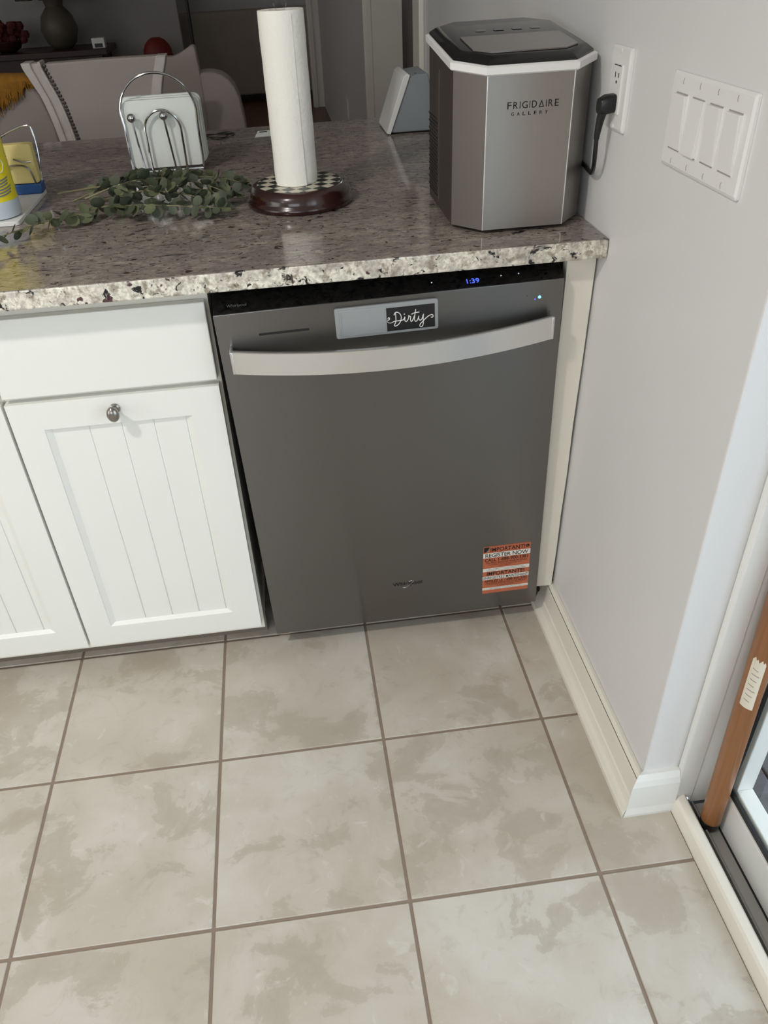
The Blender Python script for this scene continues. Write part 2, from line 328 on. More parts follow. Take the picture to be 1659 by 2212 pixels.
# casings of the far openings
t1 = struct('trim_1', MB().box(XW - 0.018, XW, 1.70, 1.83, 0, 2.1), 'trim', 'cream casing of the opening nearest the counter', bevel=0.004)
MB().box(XW - 0.002, 0.802, 1.72, 1.735, 0, 2.08).build('jamb', 'trim', t1, bevel=0.002)
t2 = struct('trim_2', MB().box(XW - 0.03, XW, 3.16, 3.30, 0, 2.1).box(XW - 0.042, XW - 0.028, 3.17, 3.20, 0, 2.1), 'trim', 'cream casing on the far side of the opening', bevel=0.004)
MB().box(XW - 0.028, 0.815, 3.165, 3.22, 0, 2.08).build('jamb', 'trim', t2, bevel=0.002)
struct('trim_3', MB().box(0.55, XW + 0.01, 7.32, 7.42, 0, 2.1).box(0.575, 0.60, 7.305, 7.325, 0, 2.1), 'trim', 'pale casing at the far end of the wall', bevel=0.004)
# wall outlet far down the wall
fo = thing('wall_outlet', 'small shadowed outlet on the far dining room wall', 'outlet', (XW - 0.003, 4.75, 0.33))
MB().box(XW - 0.006, XW, 4.70, 4.80, 0.30, 0.44).build('plate', 'white', fo, bevel=0.002)
for z in (0.34, 0.395): MB().lathe([(0.016, -0.0075), (0.016, -0.005)], (XW, 4.75, z), 14, 'x').build('socket', 'white', fo)

# baseboard with shoe moulding along the right wall and its return round the corner
prof = [(XW - 0.0005, 0.0), (XW - 0.0005, 0.094), (XW - 0.007, 0.095), (XW - 0.0115, 0.088), (XW - 0.0135, 0.078), (XW - 0.0165, 0.036), (XW - 0.0195, 0.033), (XW - 0.0205, 0.028), (XW - 0.0235, 0.020), (XW - 0.029, 0.0155), (XW - 0.0345, 0.0135), (XW - 0.036, 0.011), (XW - 0.036, 0.0)]
rings = []
for y in (0.07, -0.30, -0.485): rings.append([(p[0], y - ((XW - p[0]) if y < -0.4 else 0) * 0.75, p[1]) for p in prof])
bb = struct('baseboard_right', MB().loft(rings), 'trim', 'cream baseboard with shoe moulding under the grey wall')
MB().box(XW - 0.0125, XW - 0.0118, -0.49, 0.05, 0.0855, 0.0866).build('paint_line', 'crack', bb)
rp = [(-0.4845, 0.0), (-0.4845, 0.100), (-0.494, 0.101), (-0.500, 0.090), (-0.504, 0.078), (-0.507, 0.02), (-0.511, 0.006), (-0.511, 0.0)]
struct('baseboard_return', MB().loft([[(x if k else x - (-0.4845 - p[0]) * 1.25, p[0], p[1]) for p in rp] for k, x in enumerate((XW, 0.7265))]), 'vinyl', 'scuffed white baseboard return at the wall end')

# filler strip between dishwasher and wall
fil = struct('trim_4', MB().prism([(0.613, 0.095), (0.6555, 0.092), (0.6568, 0.20), (0.6560, 0.30), (0.6575, 0.42), (0.6562, 0.53), (0.6578, 0.68), (0.6580, 0.8740), (0.606, 0.8765)], 'y', 0.028, 0.048, lean=-0.026), 'trim', 'cream filler strip between dishwasher and wall', bevel=0.0008)
MB().box(0.6545, XW, 0.036, 0.046, 0.09, 0.88).build('gap', 'crack', fil)

# ------------------------------------------------------------------ sliding door
d1 = struct('door_1', MB().box(0.727, 0.762, -0.500, -0.4855, 0.02, 2.06).box(0.762, 0.86, -0.4985, -0.4855, 0.0, 2.06), 'vinyl', 'white sliding patio door frame', bevel=0.002)
MB().prism([(0.7215, -0.01), (0.7215, 0.002), (0.7265, 0.026), (0.7305, 0.031), (0.7445, 0.031), (0.749, 0.026), (0.752, -0.012)], 'y', -2.45, -0.4855).build('sill', 'trim', d1, bevel=0.0008)
MB().box(0.75, 0.86, -2.45, -0.4855, -0.03, -0.012).build('track_floor', 'darktrack', d1)
MB().prism([(0.765, -0.012), (0.765, 0.002), (0.7665, 0.004), (0.768, 0.002), (0.7695, -0.006), (0.792, -0.006), (0.792, -0.012)], 'y', -2.45, -0.50).build('track_rail', 'alu', d1)
MB().box(0.727, 0.86, -2.45, -2.435, 0.0, 2.06).build('jamb', 'vinyl', d1)
MB().box(0.727, 0.86, -2.45, -0.4855, 2.04, 2.06).build('head', 'vinyl', d1)
for y0, y1 in ((-1.52, -0.5005), (-2.434, -1.47)):
    dx = 0.0 if y0 > -2 else 0.02
    pn = MB().box(0.798 + dx, 0.828 + dx, y0, y1, -0.012, 0.074).build('bottom_rail', 'vinyl', d1, bevel=0.002)
    MB().box(0.798 + dx, 0.828 + dx, y1 - 0.030, y1, 0.074, 2.03).build('stile', 'vinyl', d1, bevel=0.002)
    MB().box(0.798 + dx, 0.828 + dx, y0, y0 + 0.05, 0.074, 2.03).build('stile', 'vinyl', d1, bevel=0.002)
    MB().box(0.798 + dx, 0.828 + dx, y0, y1, 1.96, 2.04).build('top_rail', 'vinyl', d1, bevel=0.002)
    gk = MB().box(0.802 + dx, 0.807 + dx, y0 + 0.05, y1 - 0.030, 0.074, 0.083).box(0.802 + dx, 0.807 + dx, y1 - 0.035, y1 - 0.030, 0.083, 1.96)
    gk.build('gasket', 'blk', d1)
    MB().box(0.8072 + dx, 0.8112 + dx, y0 + 0.05, y1 - 0.030, 0.074, 1.96).build('glass_pane', 'glass', d1)
    MB().box(0.812 + dx, 0.842 + dx, y0 + 0.05, y1 - 0.030, 0.070, 0.086).box(0.812 + dx, 0.842 + dx, y1 - 0.040, y1 - 0.030, 0.086, 1.96).build('glazing_bead', 'vinyl', d1, bevel=0.002)
# outside: a deck of grey boards
dk = struct('floor_deck', MB().box(0.87, 3.6, -4.0, 1.5, -0.22, -0.165), 'darktrack', 'grey board deck outside the sliding door')
for k in range(19):
    x = 0.875 + k * 0.143
    MB().box(x, x + 0.138, -4.0, 1.5, -0.165, -0.14).build('deck_board', 'deck', dk, bevel=0.003)
struct('wall_outside', MB().box(0.86, 0.875, -0.47, 1.5, -0.3, 2.6), 'vinyl', 'white outside cladding beside the door')

# security dowel standing in the door track
st = thing('wooden_dowel', 'brown wooden security bar standing upright in the sliding door track', 'bar', (0.777, -0.5445, 0.004))
pth = [Vector((0.777, -0.5445, 0.018)), Vector((0.7765, -0.521, 0.62)), Vector((0.776, -0.5185, 1.25))]
MB().tube(pth, 0.0178, 24).build('rod', 'dowel', st, smooth=True)
MB().lathe([(0.012, -0.0055), (0.0165, -0.003), (0.0172, 0.012), (0.0166, 0.016)], (0.777, -0.5445, 0.002), 20).build('rubber_tip', 'blk', st, smooth=True)
def wrap(c, r, a0, a1, z0, z1, n=10, tilt=0.0, jag=0.0):
    mb = MB(); vs_ = []
    for k in range(n + 1):
        a = a0 + (a1 - a0) * k / n
        for z in (z0 + tilt * k / n, z1 + tilt * k / n + (jag * ((k * 7) % 5 - 2) / 2)):
            f = (z - 0.018) / 0.602; cy = c[1] + (0.0235 * f)
            vs_.append((c[0] + r * math.cos(a), cy + r * math.sin(a), z))
    return mb.add(vs_, [(2 * k, 2 * k + 2, 2 * k + 3, 2 * k + 1) for k in range(n)])
wrap((0.777, -0.5445), 0.0181, math.radians(195), math.radians(262), 0.330, 0.432, tilt=-0.006, jag=0.004).build('paper_sticker', 'label', st)['label'] = 'torn cream paper sticker'
for k_ in range(7):
    wrap((0.777, -0.5445), 0.0183, math.radians(208), math.radians(236 + 6 * (k_ % 3)), 0.345 + 0.011 * k_, 0.3462 + 0.011 * k_, tilt=-0.004).build('print', 'gprint', st)
wrap((0.777, -0.5445), 0.0181, math.radians(236), math.radians(300), 0.530, 0.570).build('sticker', 'yellow', st)['label'] = 'yellow sticker'

# ------------------------------------------------------------------ peninsula counter and cabinets
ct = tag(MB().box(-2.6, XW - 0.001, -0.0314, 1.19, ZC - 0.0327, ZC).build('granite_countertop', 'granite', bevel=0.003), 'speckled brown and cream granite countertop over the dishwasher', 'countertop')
struct('wall_peninsula', MB().box(-2.6, 0.60, 0.62, 0.66, 0.0, ZC - 0.034), 'cab', 'panel under the far side of the counter')
YD, YF = 0.02, 0.040     # door plane and face frame plane
def cabinet(name, label, x0, x1, xl, xr, knob):
    t = thing(name, label, 'cabinet', ((x0 + x1) / 2, 0.3, 0.0))
    MB().box(x0, x1, YF + 0.02, 0.60, 0.055, ZC - 0.036).build('body', 'cab', t)
    fr = MB()
    fr.box(x0, xl + 0.020, YF, YF + 0.02, 0.055, ZC - 0.036); fr.box(xr - 0.020, x1, YF, YF + 0.02, 0.055, ZC - 0.036)
    fr.box(xl + 0.02, xr - 0.02, YF, YF + 0.02, 0.83, ZC - 0.036); fr.box(xl + 0.02, xr - 0.02, YF, YF + 0.02, 0.68, 0.715); fr.box(xl + 0.02, xr - 0.02, YF, YF + 0.02, 0.055, 0.10)
    fr.build('face_frame', 'trim', t)
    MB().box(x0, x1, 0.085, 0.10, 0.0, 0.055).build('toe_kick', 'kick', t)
    MB().box(xl, xr, YD, YF - 0.0005, 0.7025, 0.8502).build('drawer_front', 'cab', t, bevel=0.0025)
    z0, z1 = 0.0775, 0.6912; px0, px1, pz0, pz1 = xl + 0.0555, xr - 0.0585, 0.131, 0.636
    d = MB().prism([(xl, z0), (px0, pz0), (px0, pz1), (xl, z1)], 'y', YD, YF - 0.0005).prism([(xr, z0), (px1, pz0), (px1, pz1), (xr, z1)], 'y', YD, YF - 0.0005)
    d = MB().box(xl, px0, YD, YF - 0.0005, z0, z1).box(px1, xr, YD, YF - 0.0005, z0, z1).box(px0, px1, YD, YF - 0.0005, z0, pz0).box(px0, px1, YD, YF - 0.0005, pz1, z1)
    # sloped inner moulding
    a, b = YD + 0.0012, YD + 0.0085; q = 0.012
    d.add([(px0, a, pz0), (px1, a, pz0), (px1, a, pz1), (px0, a, pz1), (px0 + q, b, pz0 + q * 0.6), (px1 - q, b, pz0 + q * 0.6), (px1 - q, b, pz1 - q * 0.3), (px0 + q, b, pz1 - q * 0.3)],
          [(0, 1, 5, 4), (1, 2, 6, 5), (2, 3, 7, 6), (3, 0, 4, 7)])
    dr = d.build('door', 'cab', t)
    MB().box(px0, px1, YD + 0.0098, YF - 0.002, pz0, pz1).build('backing', 'cab', dr)
    n = 5; w0 = px0 + 0.008; w1 = px1 - 0.008
    edges = [w0, xl + 0.133, xl + 0.192, xl + 0.251, xl + 0.3105, w1] if n == 5 else None
    for k in range(n):
        MB().box(edges[k] + (0.0005 if k else 0), edges[k + 1] - 0.0005, YD + 0.0080, YF - 0.002, pz0 + 0.004, pz1 - 0.002).build('plank', 'cab', dr, bevel=0.0014, seg=2)
    if knob:
        kx, kz = xl + 0.190, 0.6665
        k = MB().lathe([(0.0095, 0.0), (0.0095, -0.002), (0.0060, -0.004), (0.0052, -0.014), (0.0085, -0.018)], (kx, YD, kz), 20, 'y').sphere((kx, YD - 0.0245, kz), 0.0115, 20, (1.0, 0.78, 1.32))
        k.build('knob', 'nickel', dr, smooth=True)['label'] = 'oval brushed nickel knob'
    return t
cabinet('base_cabinet', 'white base cabinet with drawer and nickel knob next to the dishwasher', -0.4075, -0.0172, -0.4046, -0.0225, True)
cabinet('base_cabinet', 'white base cabinet at the left edge, cut off by the frame', -0.81, -0.4080, -0.8035, -0.4105, False)

# ------------------------------------------------------------------ dishwasher (leans a little in its bay)
dw = thing('dishwasher', 'dark stainless built-in dishwasher with curved bar handle', 'dishwasher', (0.3088, 0.0119, 0.06), (0.0305, -0.0225, -0.0127), origin=(0.3, 0.0, 0.06))
DT, DB = 0.8422, 0.0566
MB().box(0.012, 0.594, 0.055, 0.56, 0.09, 0.848).build('tub', 'blk', dw)
MB().box(0.004, 0.602, 0.0055, 0.05, DB + 0.004, DT - 0.002).build('door', 'blk', dw)
fp = MB().prism(rrect(0.0, 0.606, DB, DT, 0.0025, 3), 'y', 0.0, 0.005).build('front_panel', 'dw', dw, bevel=0.0015)
cp = MB().prism([(0.0008, DT - 0.004), (0.0008, DT + 0.0005), (0.040, DT + 0.019), (0.052, DT + 0.019), (0.052, DT - 0.004)], 'x', 0.001, 0.605).build('control_panel', 'gloss', dw, bevel=0.001)
sl = (0.0185 / 0.0392)
def CP(x0, x1, y0, y1):          # on the sloped top of the door
    def P(u, v):
        y = y0 + (y1 - y0) * v; return (x0 + (x1 - x0) * u, y, DT + 0.0005 + (y - 0.0008) * sl + 0.0012)
    return P
put_text(MB(), '1:39', CP(0.437, 0.459, 0.008, 0.0175), 0.01).build('display', 'led', cp)['label'] = 'glowing blue 1:39 display'
put_text(MB(), 'Whirlpool', CP(0.024, 0.058, 0.010, 0.0175)).build('lettering', 'gprint', cp)
for x, y in ((0.376, 0.017), (0.497, 0.016), (0.528, 0.0165)):
    MB().add([CP(x, x + 0.002, y, y + 0.0022)(u, v) for u, v in ((0, 0), (1, 0), (1, 1), (0, 1))], [(0, 1, 2, 3)]).build('indicator', 'ledw', cp)
MB().prism(rrect(0.0715, 0.1590, 0.7975, 0.8015, 0.0019), 'y', -0.0006, 0.001).build('vent_slot', 'vent', fp)
MB().lathe([(0.0026, -0.0008), (0.0026, 0.001)], (0.5634, 0.0, 0.8125), 14, 'y').build('indicator', 'ledhot', fp)['label'] = 'glowing blue indicator light'
MB().lathe([(0.0012, -0.0008), (0.0012, 0.001)], (0.5555, 0.0, 0.8095), 10, 'y').build('indicator', 'led', fp)
MB().lathe([(0.0008, -0.0006), (0.0008, 0.001)], (0.541, 0.0, 0.817), 8, 'y').build('pin_hole', 'vent', fp)
# handle: strap bowing out from the door
N = 40; rings = []
for k in range(N + 1):
    u = k / N; x = 0.0205 + u * 0.5635; y = -0.020 - 0.026 * (1 - (2 * u - 1) ** 2); dz = -0.0115 * (1 - (2 * u - 1) ** 2)
    dy = -0.026 * (-4 * (2 * u - 1)) / 0.5635; nl = math.hypot(1, dy); nx, ny = -dy / nl, 1 / nl; th = 0.007
    ring = []
    for (a, z) in ((-0.5, 0.7415), (-0.5, 0.7825), (-0.2, 0.7838), (0.5, 0.7838), (0.5, 0.7403), (-0.2, 0.7403)): ring.append((x + nx * th * a, y + ny * th * a, z + dz))
    rings.append(ring)
hd = MB().loft(rings).build('handle', 'steel', dw, smooth=True, angle=0.5)
for x0, x1 in ((0.0185, 0.0235), (0.5815, 0.5865)):
    MB().box(x0, x1, -0.0245, -0.0002, 0.7408, 0.7832).build('handle_end', 'steel', hd, bevel=0.0015)
# embossed maker's lettering with its swoosh
L = MB(); put_text(L, 'Whirlpool', lambda u, v: (0.274 + 0.0665 * u, -0.0006, 0.1585 + 0.0135 * v), 0.012); L.build('lettering', 'ink', fp)
MB().tube(cr([(0.2965, -0.0012, 0.1565), (0.300, -0.0012, 0.1555), (0.306, -0.0012, 0.158), (0.314, -0.0012, 0.164), (0.320, -0.0012, 0.171), (0.3205, -0.0012, 0.1745), (0.317, -0.0012, 0.1745), (0.311, -0.0012, 0.1725)], 6), 0.0006, 6).build('swoosh', 'chrome', fp)
# register-now sticker
X0, X1, Z0, Z1 = 0.4780, 0.5835, 0.1035, 0.2455
sk = MB().prism(rrect(X0, X1, Z0, Z1, 0.002, 3), 'y', -0.0004, 0.0002).build('sticker', 'orange', dw); sk['label'] = 'orange and white register-now sticker'
def SK(u0, u1, v0, v1, y=-0.0008): return lambda u, v: (X0 + (X1 - X0) * (u0 + (u1 - u0) * u), y, Z1 - (Z1 - Z0) * (v1 + (v0 - v1) * v))
def band(v0, v1):
    P = SK(0, 1, v0, v1, -0.0006); MB().add([P(0, 0), P(1, 0), P(1, 1), P(0, 1)], [(0, 1, 2, 3)]).build('white_band', 'wprint', sk)
for v0, v1 in ((0.135, 0.235), (0.455, 0.525), (0.625, 0.700), (0.875, 0.925)): band(v0, v1)
for s_, u0, u1, v0, v1, b in (('IMPORTANT!', 0.15, 0.88, 0.03, 0.112, 0.012), ('REGISTER NOW', 0.045, 0.955, 0.147, 0.225, 0.012), ('CALL 1-888-900-3381', 0.035, 0.955, 0.248, 0.312, 0.012), ('YOU MUST REGISTER YOUR PRODUCT', 0.05, 0.95, 0.326, 0.362, 0.0),
        ('if purchased or warranted, see of California or', 0.12, 0.83, 0.372, 0.396, 0.0), ('facility inspection', 0.34, 0.62, 0.402, 0.426, 0.0), ('Failure to register does not impact your warranty rights', 0.12, 0.88, 0.462, 0.486, 0.0), ('Ne pas remplir ce formulaire ne modifie pas vos droits', 0.08, 0.92, 0.492, 0.516, 0.0),
        ('IMPORTANTE!', 0.09, 0.90, 0.535, 0.612, 0.012), ('ENREGISTREZ MAINTENANT', 0.02, 0.985, 0.635, 0.690, 0.008), ('APPELEZ LE 1-888-900-3381', 0.04, 0.965, 0.709, 0.758, 0.008), ('VOUS DEVEZ ENREGISTRER VOTRE PRODUIT', 0.05, 0.965, 0.768, 0.796, 0.0),
        ('Code impose au produit achete ou garanti', 0.13, 0.87, 0.803, 0.826, 0.0), ('a inspection', 0.32, 0.68, 0.832, 0.856, 0.0), ('Cette garantie ne modifie pas vos droits', 0.16, 0.84, 0.879, 0.899, 0.0), ('Par exemple remplissez ce formulaire et vos coordonnees', 0.02, 0.98, 0.902, 0.921, 0.0)):
    put_text(MB(), s_, SK(u0, u1, v0, v1), b).build('lettering', 'ink', sk)
P = SK(0, 1, 0, 1); MB().add([P(0.012, 0.988 - 0.0), P(0.13, 0.988), P(0.125, 0.94), P(0.10, 0.905), P(0.05, 0.89), P(0.012, 0.89)], [(0, 1, 2, 3, 4, 5)]).build('corner_mark', 'ink', sk)
MB().add([(p[0], p[1] - 0.0002, p[2]) for p in (P(0.13, 0.982), P(0.124, 0.935), P(0.095, 0.902), P(0.055, 0.894), P(0.085, 0.925))], [(0, 1, 2, 3, 4)]).build('corner_mark', 'gprint', sk)
c0 = P(0.935, 0.935); MB().add([(c0[0] + 0.0042 * math.cos(a), c0[1], c0[2] + 0.0046 * math.sin(a)) for a in [2 * PI * i / 16 for i in range(16)]], [tuple(range(16))]).build('phone_mark', 'ink', sk)
MB().tube([(c0[0] - 0.0016, c0[1] - 0.0001, c0[2] + 0.002), (c0[0] - 0.0013, c0[1] - 0.0001, c0[2] - 0.0005), (c0[0] + 0.0005, c0[1] - 0.0001, c0[2] - 0.0018), (c0[0] + 0.002, c0[1] - 0.0001, c0[2] - 0.0014)], 0.0005, 6).build('phone_mark', 'orange', sk)

# sliding clean/dirty magnet on the dishwasher (it follows the leaning door)
mg = thing('dishwasher_magnet', 'silver sliding sign magnet reading Dirty on the dishwasher door', 'magnet', (0.3088, 0.0119, 0.06), (0.0305, -0.0225, -0.0127), origin=(0.3, 0.0, 0.06))
MB().prism(rrect(0.2045, 0.3835, 0.7772, 0.8325, 0.004, 4), 'y', -0.0060, -0.0004).build('plate', 'silver', mg, bevel=0.0008)
MB().prism([(0.2935, 0.7822), (0.3775, 0.7822), (0.3775, 0.8248), (0.2935, 0.8248)], 'y', -0.0066, -0.0055).build('sign_panel', 'ink', mg)['label'] = 'black panel with white script'
MB().box(0.2120, 0.2930, -0.0072, -0.0055, 0.7812, 0.8288).build('slider', 'silver', mg, bevel=0.0006)
MB().box(0.2135, 0.2150, -0.0082, -0.007, 0.7832, 0.8222).build('slider_ridge', 'silver', mg)
MB().box(0.2912, 0.2930, -0.0086, -0.007, 0.7830, 0.8230).build('slider_ridge', 'silver', mg)
# script word drawn as pen strokes in a 0..1 x 0..1 box
strokes = [
    [(0.005, 0.46), (0.03, 0.38), (0.09, 0.36), (0.14, 0.41)], [(0.012, 0.50), (0.045, 0.50), (0.06, 0.56), (0.04, 0.60), (0.025, 0.56)],
    [(0.185, 0.78), (0.190, 0.55), (0.180, 0.36), (0.150, 0.25), (0.175, 0.20), (0.235, 0.26), (0.285, 0.40), (0.300, 0.58), (0.275, 0.72), (0.215, 0.80), (0.170, 0.76), (0.155, 0.68)],
    [(0.14, 0.41), (0.24, 0.42), (0.34, 0.44), (0.375, 0.56), (0.372, 0.42), (0.395, 0.35), (0.43, 0.40), (0.455, 0.52), (0.455, 0.60), (0.475, 0.56), (0.495, 0.54), (0.490, 0.42), (0.505, 0.33), (0.535, 0.38), (0.575, 0.56)],
    [(0.605, 0.84), (0.585, 0.60), (0.575, 0.40), (0.600, 0.31), (0.640, 0.38), (0.665, 0.52)], [(0.515, 0.64), (0.58, 0.69), (0.68, 0.70)],
    [(0.665, 0.54), (0.665, 0.40), (0.695, 0.34), (0.735, 0.42), (0.755, 0.56)], [(0.765, 0.60), (0.755, 0.38), (0.755, 0.18), (0.725, 0.06), (0.685, 0.08), (0.690, 0.17), (0.745, 0.28), (0.82, 0.42), (0.885, 0.51), (0.945, 0.53), (0.965, 0.47), (0.94, 0.41), (0.915, 0.44)]]
let = MB()
for s_ in strokes:
    let.tube([(0.2935 + 0.084 * p[0], -0.0068, 0.7822 + 0.0426 * p[1]) for p in cr([(a, b, 0) for a, b in s_], 6)], 0.00055 if len(s_) < 5 and s_[0][0] < 0.1 else 0.0008, 6)
let.sphere((0.2935 + 0.084 * 0.368, -0.0068, 0.7822 + 0.0426 * 0.68), 0.0012, 8)
let.build('lettering', 'wprint', mg)

# ------------------------------------------------------------------ ice maker
im = thing('ice_maker', 'stainless countertop ice maker with smoky black lid beside the wall', 'ice maker', (0.535, 0.2, ZC))
def octo(i=0.0, zf=None, slope=0.0, yf=0.048, yb=0.345, x0=0.4205, x1=0.6480, c=0.044, cb=0.040):
    pts = [(x0 + c, yf), (x1 - c, yf), (x1, yf + c + 0.006), (x1, yb - cb), (x1 - cb, yb), (x0 + cb, yb), (x0, yb - cb), (x0, yf + c + 0.006)]
    cx, cy = (x0 + x1) / 2, (yf + yb) / 2; sx = 1 - 2 * i / (x1 - x0); sy = 1 - 2 * i / (yb - yf)
    return [(cx + (x - cx) * sx, cy + (y - cy) * sy) for x, y in pts]
def zsl(y): return 0.095 * (y - 0.048)
def ring(i, z, **k): return [(x, y, z + (zsl(y) if z > 1.0 else 0)) for x, y in octo(i, **k)]
f8 = octo()
# stainless wrap: front and front corners; dark side panels and back
def face(a, b, name, m, t=0.004, zt=1.1575, zb=0.9215, pull=0.0, parent=im, bev=0.0):
    ax, ay = f8[a]; bx, by = f8[b]
    mb = MB(); vs_ = []
    n_ = Vector((by - ay, -(bx - ax))).normalized()
    for (x, y) in ((ax, ay), (bx, by), (bx - n_.x * t, by - n_.y * t), (ax - n_.x * t, ay - n_.y * t)):
        vs_.append((x, y))
    mb.add([(x, y, zb) for x, y in vs_] + [(x, y, zt + zsl(y)) for x, y in vs_], [(0, 3, 2, 1), (4, 5, 6, 7), (0, 1, 5, 4), (1, 2, 6, 5), (2, 3, 7, 6), (3, 0, 4, 7)])
    return mb.build(name, m, parent, bevel=bev)
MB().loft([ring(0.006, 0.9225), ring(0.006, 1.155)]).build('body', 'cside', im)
MB().loft([ring(0.010, 0.9225), [(x, y, 0.9195) for x, y in octo(0.014)], [(x, y, 0.9195) for x, y in octo(0.016)]][:2]).build('base', 'blk', im)
face(0, 1, 'front_panel', 'ice'); face(7, 0, 'corner_panel', 'ice'); face(1, 2, 'corner_panel', 'ice')

for k_ in (0, 1):
    MB().tube([(f8[k_][0], f8[k_][1] + 0.0012, 0.9216), (f8[k_][0], f8[k_][1] + 0.0012, 1.1578)], 0.0016, 10).build('corner_highlight', 'steel', im, smooth=True)  # bright steel rods added on the front corners to stand in for their highlight
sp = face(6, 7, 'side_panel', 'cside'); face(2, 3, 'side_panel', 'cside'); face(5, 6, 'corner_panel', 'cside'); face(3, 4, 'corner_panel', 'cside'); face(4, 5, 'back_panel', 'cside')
MB().box(0.4196, 0.4205, 0.2135, 0.2150, 0.93, 1.15).build('seam', 'nickel', sp)
# vent grille: slots on the left side panel
vg = MB()
for r in range(22):
    for c in range(6):
        y = 0.226 + c * 0.0135 + (0.0065 if r % 2 else 0); z = 0.9375 + r * 0.0062
        vg.box(0.4198, 0.4206, y, y + 0.0085, z, z + 0.0032)
v_ = vg.build('vent_slots', 'vent', sp); v_['kind'] = 'stuff'
wb_ = [ring(-0.003, 1.1575), ring(-0.006, 1.1600), ring(-0.006, 1.1695), ring(-0.002, 1.1715)]
MB().loft(wb_).build('rim', 'white', im, bevel=0.0)['label'] = 'white plastic rim under the lid'
lid = MB().loft([ring(-0.001, 1.1715), ring(0.000, 1.1745), ring(0.010, 1.1815), ring(0.016, 1.1830)]).build('lid', 'gloss', im, bevel=0.0006, seg=1)
lw = [(x, y) for x, y in ((0.450, 0.093), (0.474, 0.070), (0.594, 0.070), (0.620, 0.093), (0.620, 0.190), (0.450, 0.190))]
MB().add([(x, y, 1.1830 + zsl(y) + 0.0004) for x, y in lw] + [(x, y, 1.1830 + zsl(y) + 0.0022) for x, y in lw], [(0, 1, 2, 3, 4, 5), tuple(range(11, 5, -1))] + [(k, (k + 1) % 6, (k + 1) % 6 + 6, k + 6) for k in range(6)]).build('window', 'lidglass', lid)
for k, x in enumerate((0.488, 0.520, 0.552, 0.584)):
    MB().add([(x + dx, y, 1.1830 + zsl(y) + 0.0006) for dx, y in ((0, 0.232), (0.017, 0.232), (0.017, 0.246), (0, 0.246))], [(0, 1, 2, 3)]).build('button', 'gprint' if k in (1, 2) else 'lidglass', lid)
def FR(x0, x1, z0, z1): return lambda u, v: (x0 + (x1 - x0) * u, 0.0474, z0 + (z1 - z0) * v)
lt = MB(); xs = 0.4975
for chs, w in (('F', 0.0066), ('R', 0.0074), ('I', 0.0010), ('G', 0.0088), ('I', 0.0010), ('D', 0.0080)):
    put_text(lt, chs, FR(xs, xs + w, 1.1085, 1.1185)); xs += w + 0.0030
tri = [(xs, 1.1085), (xs + 0.0088, 1.1085), (xs + 0.0044, 1.1190)]
lt.add([(x, 0.0474, z) for x, z in tri] + [(x, 0.0474, z) for x, z in ((xs + 0.0020, 1.1098), (xs + 0.0068, 1.1098), (xs + 0.0044, 1.1158))], [(0, 1, 4, 3), (1, 2, 5, 4), (2, 0, 3, 5)]); xs += 0.0088 + 0.0030
for chs, w in (('I', 0.0010), ('R', 0.0074), ('E', 0.0064)):
    put_text(lt, chs, FR(xs, xs + w, 1.1085, 1.1185)); xs += w + 0.0030
for k, chs in enumerate('GALLERY'): put_text(lt, chs, FR(0.5045 + k * 0.0092, 0.5045 + k * 0.0092 + 0.0043, 1.0985, 1.1035), 0.01)
lt.build('lettering', 'ink', im)
for x in (0.455, 0.61):
    for y in (0.09, 0.31): MB().lathe([(0.011, 0.0), (0.012, 0.006)], (x, y, ZC + 0.0002), 14).build('foot', 'blk', im)

# ------------------------------------------------------------------ wall plates
op = thing('wall_outlet', 'white outlet plate on the grey wall behind the ice maker', 'outlet', (XW, 0.005, 1.075))
def plate(y0, y1, z0, z1, parent, t=0.006):
    o_ = rrect(y0, y1, z0, z1, 0.003, 3); i_ = rrect(y0 + 0.004, y1 - 0.004, z0 + 0.004, z1 - 0.004, 0.002, 3)
    return MB().loft([[(XW - 0.0003, a, b) for a, b in o_], [(XW - t + 0.002, a, b) for a, b in o_], [(XW - t, a, b) for a, b in i_]]).build('plate', 'white', parent, bevel=0.0)
plate(-0.0330, 0.0400, 1.0755, 1.1905, op)
MB().box(XW - 0.0085, XW - 0.0055, -0.0130, 0.0205, 1.0995, 1.1670).build('receptacle', 'white', op, bevel=0.0008)
for z in (1.1525, 1.1145):
    for y, h in ((0.0100, 0.0075), (-0.0025, 0.0062)):
        MB().box(XW - 0.0089, XW - 0.0080, y - 0.0010, y + 0.0010, z - h / 2, z + h / 2).build('slot', 'vent', op)
    MB().lathe([(0.0022, -0.0089), (0.0022, -0.008)], (XW, 0.0038, z - 0.0095), 10, 'x').build('slot', 'vent', op)
for z in (1.0815, 1.1845): MB().lathe([(0.003, -0.0072), (0.003, -0.005)], (XW, 0.0036, z), 12, 'x').build('screw', 'white', op)
MB().box(XW - 0.0090, XW - 0.0080, -0.009, 0.0165, 1.1650, 1.1662).build('slot', 'vent', op)

